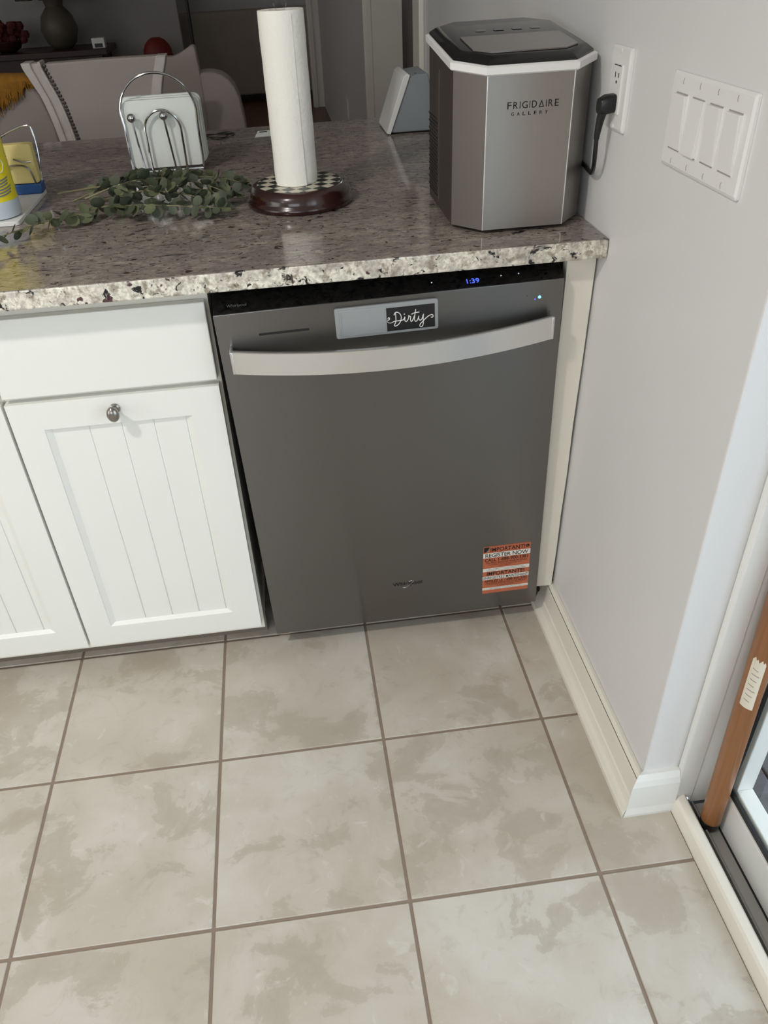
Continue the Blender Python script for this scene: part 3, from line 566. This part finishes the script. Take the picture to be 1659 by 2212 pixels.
sw = thing('light_switch', 'white plate of four rocker switches on the grey wall', 'light switch', (XW, -0.281, 1.066))
plate(-0.3850, -0.1770, 1.0660, 1.1800, sw)
for k in range(4):
    yc = -0.2120 - k * 0.0460; up = (k in (1,)); zc = 1.123
    MB().box(XW - 0.0064, XW - 0.0050, yc - 0.0172, yc + 0.0172, zc - 0.0340, zc + 0.0340).build('opening', 'gprint' if False else 'white', sw)
    a, b = (XW - 0.0072, XW - 0.0112) if up else (XW - 0.0112, XW - 0.0072)
    # rocker: tilted paddle
    y0, y1, z0, z1 = yc - 0.0158, yc + 0.0158, zc - 0.0325, zc + 0.0325
    MB().add([(XW - 0.0062, y0, z0), (XW - 0.0062, y1, z0), (XW - 0.0062, y1, z1), (XW - 0.0062, y0, z1), (b, y0, z0), (b, y1, z0), (a, y1, z1), (a, y0, z1)], [(0, 3, 2, 1), (4, 5, 6, 7), (0, 1, 5, 4), (1, 2, 6, 5), (2, 3, 7, 6), (3, 0, 4, 7)]).build('rocker', 'white', sw, bevel=0.0006)
    for z in (1.0755, 1.1705): MB().tube([(XW - 0.0062, yc + 0.002, z + 0.0035), (XW - 0.0062, yc + 0.0032, z), (XW - 0.0062, yc + 0.002, z - 0.0035)], 0.0005, 6).build('screw', 'seam', sw)
    for z in (zc - 0.0335, zc + 0.0335): MB().box(XW - 0.0069, XW - 0.0060, yc - 0.0160, yc + 0.0160, z - 0.0006, z + 0.0006).build('gap', 'seam', sw)

pc = thing('power_cord', 'black plug and cord running from outlet to ice maker', 'cord', (0.645, 0.012, 1.12))
MB().loft([[(XW - 0.0092, 0.0035 + a, 1.1140 + b) for a, b in rrect(-0.011, 0.013, -0.013, 0.013, 0.006, 3)], [(XW - 0.022, 0.0035 + a, 1.1130 + b) for a, b in rrect(-0.012, 0.014, -0.014, 0.013, 0.007, 3)], [(XW - 0.031, 0.0045 + a, 1.1120 + b) for a, b in rrect(-0.009, 0.012, -0.012, 0.009, 0.006, 3)]]).build('plug', 'blk', pc, smooth=True, angle=0.9)
cpts = cr([(0.640, 0.006, 1.110), (0.637, 0.009, 1.090), (0.635, 0.010, 1.068), (0.636, 0.012, 1.045), (0.641, 0.024, 1.019), (0.649, 0.050, 1.002), (0.6545, 0.080, 0.999), (0.6552, 0.13, 1.003), (0.6552, 0.30, 1.0), (0.640, 0.372, 1.00), (0.58, 0.385, 1.0), (0.56, 0.350, 1.0)], 8)
MB().tube(cpts, 0.0036, 10).build('cable', 'blk', pc, smooth=True)
MB().tube(cpts[2:19], [0.0075 - 0.0002 * k for k in range(17)], 12).build('strain_relief', 'blk', pc, smooth=True)

# ------------------------------------------------------------------ paper towel on its stand
PX, PY = 0.1655, 0.352
ps = thing('paper_towel_stand', 'round mahogany paper towel stand with checkered top', 'towel stand', (PX, PY, ZC))
MB().lathe([(0.086, 0.0), (0.104, 0.001), (0.1065, 0.006), (0.106, 0.011), (0.1015, 0.014), (0.1010, 0.019), (0.0985, 0.029), (0.0925, 0.036), (0.0865, 0.0385), (0.0840, 0.0385)], (PX, PY, ZC + 0.0002), 64).build('base', 'maho', ps, smooth=True, angle=0.9)
MB().lathe([(0.0835, 0.0375), (0.0835, 0.0392)], (PX, PY, ZC), 64).build('inlay', 'checks', ps)['label'] = 'black and cream checkered inlay'
MB().lathe([(0.008, 0.039), (0.008, 0.322), (0.011, 0.324), (0.011, 0.327)], (PX - 0.004, PY, ZC), 20).build('post', 'maho', ps, smooth=True)
MB().lathe([(0.006, 0.327), (0.0095, 0.331), (0.015, 0.344), (0.0165, 0.356), (0.012, 0.368), (0.004, 0.372)], (PX - 0.004, PY, ZC), 10).build('finial', 'clear', ps)['label'] = 'faceted clear crystal finial'
pr_ = thing('paper_towel_roll', 'white paper towel roll standing on the checkered stand', 'paper towel', (PX - 0.004, PY, ZC + 0.0395))
rs = []
random.seed(3)
for (h, r, s_) in [(0.0, 0.0400, 1)] + [(0.004 + 0.282 * k / 14, 0.0415 + 0.0003 * math.sin(k * 1.7), 1) for k in range(15)] + [(0.290, 0.0408, 1), (0.290, 0.0215, 1), (0.270, 0.0210, 1)]:
    rs.append([(PX - 0.004 + (r + 0.0003 * math.sin(3 * a + h * 20)) * math.cos(a), PY + (r + 0.0003 * math.sin(3 * a + h * 20)) * math.sin(a), ZC + 0.0396 + h) for a in [2 * PI * i / 48 for i in range(48)]])
MB().loft(rs, cap=False).build('roll', 'paper', pr_, smooth=True, angle=0.8)
MB().lathe([(0.0212, 0.270), (0.0212, 0.288), (0.0196, 0.288), (0.0196, 0.02)], (PX - 0.004, PY, ZC + 0.0396), 32, cap=False).build('core', 'cardboard', pr_, smooth=True)
# loose last sheet edge
MB().loft([[(PX - 0.004 + (0.0425 + dr) * math.cos(a), PY + (0.0425 + dr) * math.sin(a), ZC + 0.0400 + h) for a in [math.radians(d) for d in range(-150, -60, 6)]] for h, dr in ((0.0, 0.0022), (0.03, 0.0012), (0.10, 0.0), (0.285, 0.0))], cap=False, closed=False).build('loose_sheet', 'paper', pr_, smooth=True)

# ------------------------------------------------------------------ napkin holder and napkins
nh = thing('napkin_holder', 'chrome wire napkin holder with arched front and ball tips', 'napkin holder', (-0.123, 0.70, ZC))
NX, w_ = -0.1235, 0.0735
def arch(y, hw, zt, zb=0.927, r=0.0028, lean=0.0):
    pts = [(NX - hw, y, zb)] + [(NX - hw - 0.001, y + lean * 0.5, zb + (zt - hw - zb) * k / 5) for k in range(1, 5)]
    pts += [(NX + (hw + 0.003) * math.cos(a), y + lean, zt - hw + hw * math.sin(a)) for a in [PI - PI * k / 20 for k in range(21)]]
    pts += [(NX + hw + 0.001, y + lean * 0.5, zb + (zt - hw - zb) * k / 5) for k in range(4, 0, -1)] + [(NX + hw, y, zb)]
    return MB().tube(pts, r, 8)
arch(0.680, 0.0800, 1.1250).build('front_arch', 'chrome', nh, smooth=True)
arch(0.752, 0.0770, 1.0600).build('back_arch', 'chrome', nh, smooth=True)
inner = [(-0.1585, 0.672, 0.927)] + [(-0.1590, 0.671, 0.96 + 0.02 * k) for k in range(3)] + [(-0.1195 + 0.0400 * math.cos(a), 0.671, 1.010 + 0.042 * math.sin(a)) for a in [PI - PI * k / 16 for k in range(17)]] + [(-0.0800, 0.671, 1.0 - 0.02 * k) for k in range(3)] + [(-0.0805, 0.672, 0.927)]
MB().tube(inner, 0.0028, 8).build('inner_arch', 'chrome', nh, smooth=True)
for x in (-0.1830, -0.1130):
    MB().tube([(x + 0.008, 0.668, 0.927), (x + 0.004, 0.667, 0.98), (x, 0.664, 1.035)], 0.0026, 8).build('rod', 'chrome', nh, smooth=True)
    MB().sphere((x, 0.664, 1.041), 0.0098, 18).build('ball_tip', 'chrome', nh, smooth=True)
MB().tube([(NX - 0.079, 0.668, 0.926), (NX + 0.079, 0.668, 0.926), (NX + 0.079, 0.755, 0.926), (NX - 0.079, 0.755, 0.926)], 0.0028, 8, closed=True).build('base_wire', 'chrome', nh, smooth=True)
for x in (NX - 0.072, NX + 0.072):
    for y in (0.668, 0.755): MB().sphere((x, y, ZC + 0.0056), 0.0055, 12).build('foot', 'chrome', nh, smooth=True)
for k in range(4):
    y = 0.687 + k * 0.0150; dx = (0.0, 0.004, -0.006, 0.005)[k]; dz = (0.0, 0.002, 0.004, 0.001)[k]
    o = MB().loft([[(NX - 0.080 + dx + px * 0.166, y + t, 0.930 + dz + pz * 0.142) for px, pz in [(a, b) for a, b in rrect(0, 1, 0, 1, 0.09, 4)]] for t in (0.0, 0.004, 0.010, 0.0138)]).build('paper_napkin', 'napkin', bevel=0.0)
    tag(o, ('frontmost folded white paper napkin, right behind the chrome arches', 'folded white napkin just behind the frontmost one in the holder', 'third folded white napkin from the front of the holder', 'rearmost folded white napkin of the holder')[k], 'napkin', 'napkins in the chrome holder')

# ------------------------------------------------------------------ cleaner bottle, tray, sponge rack
tr = tag(MB().prism(rrect(-0.80, -0.3860, 0.3440, 0.5980, 0.008, 4), 'z', ZC + 0.0003, ZC + 0.0085).build('white_tray', 'white', bevel=0.001), 'flat white tray under the yellow bottle and sponge rack', 'tray')
BX, BY = -0.4360, 0.395; BZ = ZC + 0.0088
bt = thing('cleaner_bottle', 'yellow cleaner bottle with pale base at the left edge', 'bottle', (BX, BY, BZ))
MB().lathe([(0.040, 0.0), (0.0445, 0.003), (0.0455, 0.010), (0.0455, 0.0335)], (BX, BY, BZ), 40).build('base', 'bottlew', bt, smooth=True)
MB().lathe([(0.0454, 0.0333), (0.0452, 0.09), (0.0450, 0.16), (0.0430, 0.185), (0.036, 0.205), (0.022, 0.222), (0.0155, 0.232), (0.0155, 0.245)], (BX, BY, BZ), 40).build('body', 'bottle', bt, smooth=True)
MB().lathe([(0.017, 0.245), (0.017, 0.270), (0.012, 0.272)], (BX, BY, BZ), 24).build('cap', 'white', bt)
MB().lathe([(0.0462, -0.002), (0.0462, 0.052), (0.0450, 0.052)], (BX + 0.010, BY + 0.07, BZ + 0.002), 28).build('inner_blue', 'blue', None) if False else None
def cyl(u, v, r=0.0458): a = u / 0.0455; return (BX + r * math.cos(a), BY + r * math.sin(a), BZ + v)
a0 = math.radians(-38) * 0.0455
MB().tube([cyl(a0 + 0.0115 * math.cos(t), 0.0985 + 0.0135 * math.sin(t)) for t in [2 * PI * k / 24 for k in range(24)]], 0.0006, 6, closed=True).build('round_mark', 'wprint', bt)
MB().tube([cyl(a0 - 0.006, 0.088), cyl(a0, 0.0985), cyl(a0 + 0.006, 0.109)], 0.0007, 6).build('round_mark', 'wprint', bt)
MB().tube([cyl(a0 - 0.007, 0.106), cyl(a0 - 0.001, 0.096), cyl(a0 + 0.003, 0.094)], 0.0006, 6).build('round_mark', 'wprint', bt)
for k in range(6):
    v = 0.069 - k * 0.0052; u0 = a0 - 0.020 + 0.001 * k; n_ = 14; Lw = 0.034 - 0.003 * (k % 3)
    MB().add([cyl(u0 + Lw * i / n_, v + (h * 0.0030) + 0.005 * (i / n_) ** 2) for i in range(n_ + 1) for h in (0, 1)], [(2 * i, 2 * i + 2, 2 * i + 3, 2 * i + 1) for i in range(n_)]).build('fine_print', 'gprint', bt)
sg = thing('sponge_rack', 'small chrome wire rack with blue base holding a sponge', 'sponge rack', (-0.412, 0.56, ZC + 0.009))
MB().box(-0.462, -0.384, 0.553, 0.590, ZC + 0.009, ZC + 0.030).build('base', 'blue', sg, bevel=0.003)
MB().tube(cr([(-0.455, 0.585, 0.942), (-0.455, 0.592, 1.00), (-0.452, 0.594, 1.030), (-0.440, 0.594, 1.038), (-0.420, 0.594, 1.046), (-0.395, 0.594, 1.052), (-0.383, 0.594, 1.046), (-0.382, 0.592, 1.00), (-0.388, 0.586, 0.942)], 6), 0.0020, 8).build('back_loop', 'chrome', sg, smooth=True)
MB().tube(cr([(-0.455, 0.555, 0.942), (-0.455, 0.550, 0.965), (-0.440, 0.548, 0.982), (-0.415, 0.548, 0.984), (-0.398, 0.549, 0.976), (-0.394, 0.552, 0.955), (-0.394, 0.556, 0.942)], 6), 0.0020, 8).build('front_loop', 'nickel', sg, smooth=True)
MB().tube([(-0.424, 0.5475, 0.997), (-0.405, 0.5475, 0.990), (-0.386, 0.560, 0.988)], 0.0020, 8).build('side_wire', 'nickel', sg, smooth=True)
tag(MB().prism(rrect(-0.453, -0.3845, 0.9455, 1.024, 0.006, 4), 'y', 0.5545, 0.5800).build('sponge', 'sponge', bevel=0.003), 'pale yellow sponge standing in the wire rack', 'sponge')

# ------------------------------------------------------------------ eucalyptus branches on the counter
lf = MB(); n_ = 10; vs_ = []
for k, rr in enumerate((0.0, 0.55, 1.0)):
    for i in range(n_ if k else 1):
        a = 2 * PI * i / n_; x = rr * math.cos(a) + 1.0; y = rr * math.sin(a) * 0.92
        vs_.append((x, y, 0.16 * rr * rr + 0.05 * y))
fs_ = [(0, 1 + i, 1 + (i + 1) % n_) for i in range(n_)] + [(1 + i, 1 + n_ + i, 1 + n_ + (i + 1) % n_, 1 + (i + 1) % n_) for i in range(n_)]
lf.add(vs_, fs_)
L1 = lf.build('leaf', 'leaf', smooth=True, angle=2.0); L2 = lf.build('leaf', 'leaf2', smooth=True, angle=2.0)
ML = (L1.data, L2.data); bpy.data.objects.remove(L1); bpy.data.objects.remove(L2)
rng = random.Random(11)
branches = [
    ('lowest eucalyptus sprig curling to the left edge of the counter', [(-0.235, 0.345, 0.925), (-0.29, 0.300, 0.936), (-0.345, 0.235, 0.938), (-0.43, 0.155, 0.932)], 30, 0.0160),
    ('eucalyptus branch with a bare pale stem pointing at the sponge rack', [(-0.340, 0.505, 0.932), (-0.24, 0.455, 0.950), (-0.14, 0.415, 0.958), (-0.02, 0.385, 0.944), (0.045, 0.375, 0.934)], 48, 0.0150),
    ('eucalyptus branch lying nearest the counter front', [(-0.280, 0.385, 0.926), (-0.19, 0.325, 0.942), (-0.09, 0.290, 0.944), (0.025, 0.280, 0.932)], 48, 0.0155),
    ('eucalyptus branch reaching toward the napkin holder foot', [(-0.300, 0.445, 0.928), (-0.22, 0.480, 0.946), (-0.13, 0.525, 0.950), (-0.03, 0.545, 0.934)], 42, 0.0130),
    ('eucalyptus branch on top of the pile of greenery', [(-0.255, 0.365, 0.950), (-0.16, 0.375, 0.974), (-0.06, 0.360, 0.974), (0.02, 0.335, 0.950)], 50, 0.0150),
    ('eucalyptus branch tip pointing at the towel stand', [(-0.180, 0.430, 0.934), (-0.08, 0.455, 0.954), (0.00, 0.465, 0.948), (0.060, 0.462, 0.930)], 40, 0.0125),
    ('eucalyptus branch with dark leaves in the pile centre', [(-0.240, 0.400, 0.934), (-0.15, 0.340, 0.962), (-0.07, 0.320, 0.958), (0.01, 0.300, 0.938)], 42, 0.0150)]
for lab, P_, nl, ls in branches:
    bt_ = thing('eucalyptus_branch', lab, 'branch', tuple(P_[0][:2]) + (ZC,), group='eucalyptus branches on the counter')
    path = cr(P_, 10); MB().tube(path, [0.0020 - 0.0012 * k / len(path) for k in range(len(path))], 6).build('stem', 'stem', bt_, smooth=True)
    rise = 0.010
    bare = 0.28 if 'bare' in lab else (0.16 if 'lowest' not in lab else 0.05)
    for k in range(nl):
        f = (bare + (1 - bare) * (k + 0.5) / nl) * (len(path) - 1); i0 = min(int(f), len(path) - 2); p = path[i0].lerp(path[i0 + 1], f - i0)
        d = (path[i0 + 1] - path[i0]).normalized(); yaw = math.atan2(d.y, d.x)
        o = bpy.data.objects.new('leaf', ML[1 if rng.random() < 0.28 else 0]); COL.objects.link(o); o.parent = bt_
        s_ = 0.9 * ls * rng.uniform(0.72, 1.12) * (1.0 - 0.25 * k / nl)
        pitch = rng.uniform(-1.2, 1.2); az = yaw + (1 if k % 2 else -1) * rng.uniform(0.7, 1.7)
        # keep the leaf above the stone
        low = p.z - 2 * s_ * math.sin(max(0, pitch)) - ZC
        if low < 0.003: pitch = min(pitch, math.asin(max(-0.9, min(0.9, (p.z - ZC - 0.004) / (2 * s_)))))
        o.rotation_euler = (rng.uniform(-0.9, 0.9) if p.z - ZC > 0.02 else rng.uniform(-0.25, 0.25), pitch, az); o.scale = (s_, s_, s_)
        o.location = p - Vector(bt_.location)
# ------------------------------------------------------------------ small things at the back of the counter
sd = thing('smart_display', 'pale wedge-shaped smart display half hidden behind the ice maker', 'smart display', (0.50, 1.0, ZC))
MB().prism([(0.4335, ZC + 0.003), (0.4770, 1.0440), (0.4900, 1.0500), (0.535, 1.0540), (0.560, ZC + 0.003)], 'y', 0.935, 1.085).build('body', 'grey_dev', sd, bevel=0.006, seg=3)
MB().prism([(0.4215, ZC + 0.004), (0.4690, 1.0490), (0.4800, 1.0560), (0.4870, 1.0520), (0.4330, ZC + 0.001)], 'y', 0.930, 1.092).build('screen', 'white', sd, bevel=0.002)
MB().lathe([(0.0025, 0.0), (0.0025, 0.0012)], (0.506, 0.965, 1.0510), 10).build('sensor', 'blk', sd)
wire = []
for k in range(60):
    a = k / 60 * 2 * PI * 2.3; r = 0.030 + 0.010 * math.sin(k * 0.7)
    wire.append((-0.030 + 1.35 * r * math.cos(a), 1.068 + r * 0.95 * math.sin(a), ZC + 0.003 + 0.0045 * abs(math.sin(k * 0.31))))
tag(MB().tube(cr(wire, 3), 0.0013, 6).build('charging_cable', 'blk', smooth=True), 'thin black cable coiled on the counter beside the napkins', 'cable')
tg = thing('paper_slip', 'small white printed slip lying behind the paper towel', 'paper', (0.10, 1.08, ZC))
MB().prism([(0.074, 1.035), (0.135, 1.045), (0.137, 1.125), (0.082, 1.118)], 'z', ZC + 0.0003, ZC + 0.0009).build('sheet', 'napkin', tg)
MB().box(0.086, 0.108, 1.095, 1.108, ZC + 0.0009, ZC + 0.0011).build('print', 'ink', tg)

# ------------------------------------------------------------------ dining chairs seen over the counter
def extr(pts, y0, y1): return MB().prism(pts, 'y', y0, y1)
ca = thing('dining_chair', 'cream chair with nailhead trim and whitewashed rolled frame, nearest the napkins', 'chair', (-0.45, 2.1, 0))
# upright of the frame: molded strips following the backward roll of the chair back
cur = [(-0.612, 0.46), (-0.622, 0.62), (-0.634, 0.80), (-0.652, 0.915), (-0.674, 0.985), (-0.688, 1.028), (-0.690, 1.045)]
def strip(off0, off1, ya, yb, name, m, top=0.0):
    C_ = cr([(x, 0, z) for x, z in cur], 5); rg = []
    for p in C_:
        wob = max(0.0, p.z - 0.95) / 0.1
        a = -0.0085 * wob if off0 <= 0 else 0
        rg.append([(p.x + off0 + a, ya, p.z), (p.x + off1, ya, p.z), (p.x + off1, yb, p.z), (p.x + off0 + a, yb, p.z)])
    rg.append([(v[0], v[1], v[2] + top) for v in rg[-1]])
    return MB().loft(rg).build(name, m, ca, bevel=0.003)
strip(-0.014, 0.010, 1.880, 1.955, 'outer_post', 'frame', 0.004)
strip(0.010, 0.034, 1.892, 1.950, 'post_channel', 'frame')
strip(0.034, 0.044, 1.880, 1.950, 'post_bead', 'frame', 0.006)
back = [(-0.575, 0.46), (-0.585, 0.62), (-0.598, 0.80), (-0.614, 0.915), (-0.632, 0.985), (-0.640, 1.042), (-0.45, 1.0445), (-0.25, 1.0440), (-0.268, 0.98), (-0.290, 0.90), (-0.300, 0.80), (-0.300, 0.46)]
extr(back, 1.895, 1.955).build('backrest', 'fabric', ca, bevel=0.006)
rp_ = cr([(-0.252, 0, 1.045), (-0.262, 0, 1.015), (-0.282, 0, 0.96), (-0.296, 0, 0.90), (-0.304, 0, 0.80), (-0.306, 0, 0.46)], 5)
MB().loft([[(p.x - 0.002, 1.885, p.z), (p.x + 0.034, 1.885, p.z), (p.x + 0.034, 1.955, p.z), (p.x - 0.002, 1.955, p.z)] for p in rp_]).build('inner_post', 'frame', ca, bevel=0.006)
for k in range(26):
    z = 1.036 - k * 0.0118; C_ = [(x, zz) for x, zz in cur]
    for (x0, z0), (x1, z1) in zip(C_[:-1], C_[1:]):
        if z0 <= z <= z1: x = x0 + (x1 - x0) * (z - z0) / (z1 - z0)
    if k == 0: nm = MB().sphere((0, 0, 0), 0.0062, 8, (1, 0.6, 1)); nb = nm.build('nailhead', 'nail', None, smooth=True); nd = nb.data; bpy.data.objects.remove(nb)
    o = bpy.data.objects.new('nailhead', nd); COL.objects.link(o); o.parent = ca; o.location = Vector((x + 0.052, 1.892, z)) - Vector(ca['_o'])
MB().box(-0.60, -0.30, 1.95, 2.40, 0.40, 0.48).build('seat', 'fabric', ca, bevel=0.02)
for x in (-0.595, -0.315):
    for y in (1.90, 2.36): MB().box(x - 0.02, x + 0.02, y, y + 0.04, 0, 0.46).build('leg', 'frame', ca, bevel=0.004)
cb_ = thing('dining_chair', 'plain cream upholstered chair with a pointed wing, right of the nailhead chair', 'chair', (-0.15, 2.6, 0))
wing = [(-0.36, 0.46), (-0.36, 0.965), (-0.32, 0.983), (-0.258, 0.981), (-0.230, 0.990), (-0.200, 1.004), (-0.180, 1.016), (-0.168, 1.018), (-0.160, 1.010), (-0.158, 0.97), (-0.155, 0.92), (-0.150, 0.46)]
extr(wing, 2.47, 2.55).build('backrest', 'fabric', cb_, bevel=0.012, seg=3)
arm_ = [(-0.175, 0.46), (-0.175, 0.914), (-0.130, 0.9175), (-0.100, 0.915), (-0.070, 0.906), (-0.042, 0.886), (-0.020, 0.858), (-0.004, 0.810), (0.004, 0.75), (0.008, 0.70), (0.010, 0.46)]
extr(arm_, 2.475, 2.62).build('arm', 'fabric', cb_, bevel=0.012, seg=3)
MB().box(-0.36, 0.01, 2.5, 2.98, 0.38, 0.47).build('seat', 'fabric', cb_, bevel=0.02)
for x in (-0.34, -0.02):
    for y in (2.5, 2.93): MB().box(x - 0.02, x + 0.02, y, y + 0.04, 0, 0.40).build('leg', 'frame', cb_, bevel=0.004)
cd_ = thing('dining_chair', 'cream upholstered chair at the left edge under the gold fringed throw', 'chair', (-0.95, 2.3, 0))
extr([(-1.22, 0.46), (-1.22, 0.955), (-1.19, 0.972), (-0.82, 0.972), (-0.785, 0.955), (-0.76, 0.90), (-0.735, 0.80), (-0.72, 0.46)], 2.215, 2.285).build('backrest', 'fabric', cd_, bevel=0.012, seg=3)
MB().box(-1.2, -0.73, 2.26, 2.70, 0.38, 0.47).build('seat', 'fabric', cd_, bevel=0.02)
for x in (-1.18, -0.76):
    for y in (2.23, 2.66): MB().box(x - 0.02, x + 0.02, y, y + 0.04, 0, 0.40).build('leg', 'frame', cd_, bevel=0.004)
th = thing('gold_throw', 'gold fringed throw draped over the chair at the left edge', 'throw', (-0.95, 2.2, 0.83))
MB().loft([[(-1.20, 2.208, 0.905), (-1.20, 2.203, 0.97), (-1.20, 2.212, 0.982), (-1.20, 2.30, 0.982)], [(-0.95, 2.206, 0.905), (-0.95, 2.200, 0.97), (-0.95, 2.208, 0.988), (-0.95, 2.30, 0.986)], [(-0.80, 2.206, 0.935), (-0.80, 2.202, 0.965), (-0.80, 2.208, 0.981), (-0.80, 2.30, 0.978)], [(-0.770, 2.206, 0.935), (-0.770, 2.202, 0.945), (-0.772, 2.208, 0.955), (-0.772, 2.30, 0.955)]], cap=False, closed=False).build('cloth', 'gold', th, smooth=True, angle=1.5)
fr_ = MB(); rng = random.Random(4)
for k in range(170):
    x = -1.19 + 0.42 * (k + rng.random()) / 170; bot = 0.845 + 0.105 * max(0, (x + 0.95) / 0.18) ** 1.2 if x > -0.95 else 0.835
    z1 = 0.93 + 0.03 * (x > -0.85); z0 = min(z1 - 0.012, bot + rng.uniform(-0.018, 0.018)); y = 2.200 - rng.random() * 0.010
    fr_.tube([(x, 2.203, z1), (x + rng.uniform(-0.006, 0.006), y, (z0 + z1) / 2), (x + rng.uniform(-0.012, 0.008), y - 0.002, z0)], [0.0032, 0.0034, 0.0012], 5)
fo_ = fr_.build('fringe', 'gold', th); fo_['kind'] = 'stuff'

# ------------------------------------------------------------------ far furniture in the shadowed room
cs = thing('console_table', 'dark walnut console table against the shadowed far wall', 'console table', (-1.85, 6.7, 0))
MB().box(-2.75, -1.20, 6.45, 7.0, 0.655, 0.70).build('top', 'walnut', cs, bevel=0.004)
MB().box(-2.70, -1.25, 6.50, 6.97, 0.50, 0.655).build('apron', 'walnut', cs)
for x in (-2.70, -1.31):
    for y in (6.49, 6.90): MB().box(x, x + 0.06, y, y + 0.06, 0, 0.655).build('leg', 'walnut', cs)
MB().box(-2.65, -1.30, 6.52, 6.95, 0.15, 0.18).build('shelf', 'walnut', cs)
vz = thing('vase', 'pale vase with dark foliage on the console table', 'vase', (-1.60, 6.72, 0.70))
MB().lathe([(0.07, 0.0), (0.12, 0.04), (0.155, 0.14), (0.13, 0.24), (0.07, 0.31), (0.085, 0.36)], (-1.60, 6.72, 0.7003), 28).build('body', 'vase', vz, smooth=True)
fg = MB(); rng = random.Random(9)
for k in range(60):
    a = rng.uniform(0, 2 * PI); r = rng.uniform(0.05, 0.28); fg.sphere((-1.60 + r * math.cos(a), 6.72 + r * math.sin(a) * 0.7, 1.09 + rng.uniform(-0.03, 0.2)), 0.05, 6, (1, 1, 0.6))
f_ = fg.build('foliage', 'green', vz); f_['kind'] = 'stuff'
fl_ = thing('flower_bowl', 'dark red flower arrangement at the left end of the console', 'flowers', (-2.05, 6.66, 0.70))
MB().lathe([(0.06, 0.0), (0.11, 0.03), (0.13, 0.08), (0.125, 0.085)], (-2.05, 6.66, 0.7003), 24).build('bowl', 'walnut', fl_, smooth=True)
fw = MB()
for k in range(55):
    a = rng.uniform(0, 2 * PI); r = rng.uniform(0.0, 0.2); fw.sphere((-2.05 + r * math.cos(a), 6.66 + r * 0.6 * math.sin(a), 0.80 + rng.uniform(-0.02, 0.11)), rng.uniform(0.022, 0.045), 8)
f_ = fw.build('blooms', 'redfl', fl_); f_['kind'] = 'stuff'
bx_ = thing('small_box', 'small pale box with a dark front on the console end', 'box', (-1.27, 6.55, 0.70))
MB().box(-1.32, -1.215, 6.52, 6.60, 0.6605 if False else 0.7003, 0.775).build('case', 'white', bx_, bevel=0.004)
MB().box(-1.30, -1.235, 6.517, 6.522, 0.707, 0.735).build('face', 'blk', bx_)
rd = thing('red_cushion', 'rounded dark red cushion on a low stool beyond the chairs', 'cushion', (-0.79, 6.55, 0.46))
MB().sphere((-0.79, 6.55, 0.62), 0.135, 20, (0.92, 0.7, 1.0)).build('cover', 'red', rd, smooth=True)
MB().tube([(-0.90, 6.46, 0.62), (-0.79, 6.453, 0.625), (-0.68, 6.46, 0.62)], 0.004, 6).build('piping', 'red', rd)
so_ = thing('low_stool', 'low dark stool under the red cushion', 'stool', (-0.79, 6.55, 0))
MB().box(-0.95, -0.62, 6.40, 6.70, 0.43, 0.485).build('seat', 'walnut', so_, bevel=0.006)
for x in (-0.93, -0.68):
    for y in (6.42, 6.64): MB().box(x, x + 0.04, y, y + 0.04, 0, 0.43).build('leg', 'walnut', so_)
pl = thing('floor_lamp', 'thin dark lamp pole standing behind the chairs', 'lamp', (-0.478, 6.5, 0))
MB().lathe([(0.13, 0.0), (0.13, 0.015), (0.03, 0.03)], (-0.478, 6.5, 0.0003), 28).build('base', 'blk', pl)
MB().tube([(-0.478, 6.5, 0.02), (-0.474, 6.5, 1.75)], 0.013, 10).build('pole', 'blk', pl, smooth=True)
MB().lathe([(0.10, 0.0), (0.16, -0.25)], (-0.474, 6.5, 1.85), 24, cap=False).build('shade', 'sofa', pl)
sf = thing('sofa', 'large grey upholstered sofa back at the far end of the room', 'sofa', (0.1, 8.3, 0))
MB().prism(rrect(-0.85, 0.725, 0.075, 0.83, 0.055, 5), 'y', 7.9, 8.12).build('back', 'sofa', sf, bevel=0.025, seg=3)
MB().box(-0.80, 0.68, 8.12, 8.80, 0.10, 0.45).build('seat', 'sofa', sf, bevel=0.03)
for x in (-0.82, 0.56): MB().box(x, x + 0.14, 8.12, 8.80, 0.10, 0.62).build('arm', 'sofa', sf, bevel=0.03)
for x in (-0.78, 0.62):
    for y in (7.95, 8.70): MB().box(x, x + 0.05, y, y + 0.05, 0, 0.10).build('leg', 'walnut', sf)

for o in bpy.data.objects:
    if '_o' in o: del o['_o']
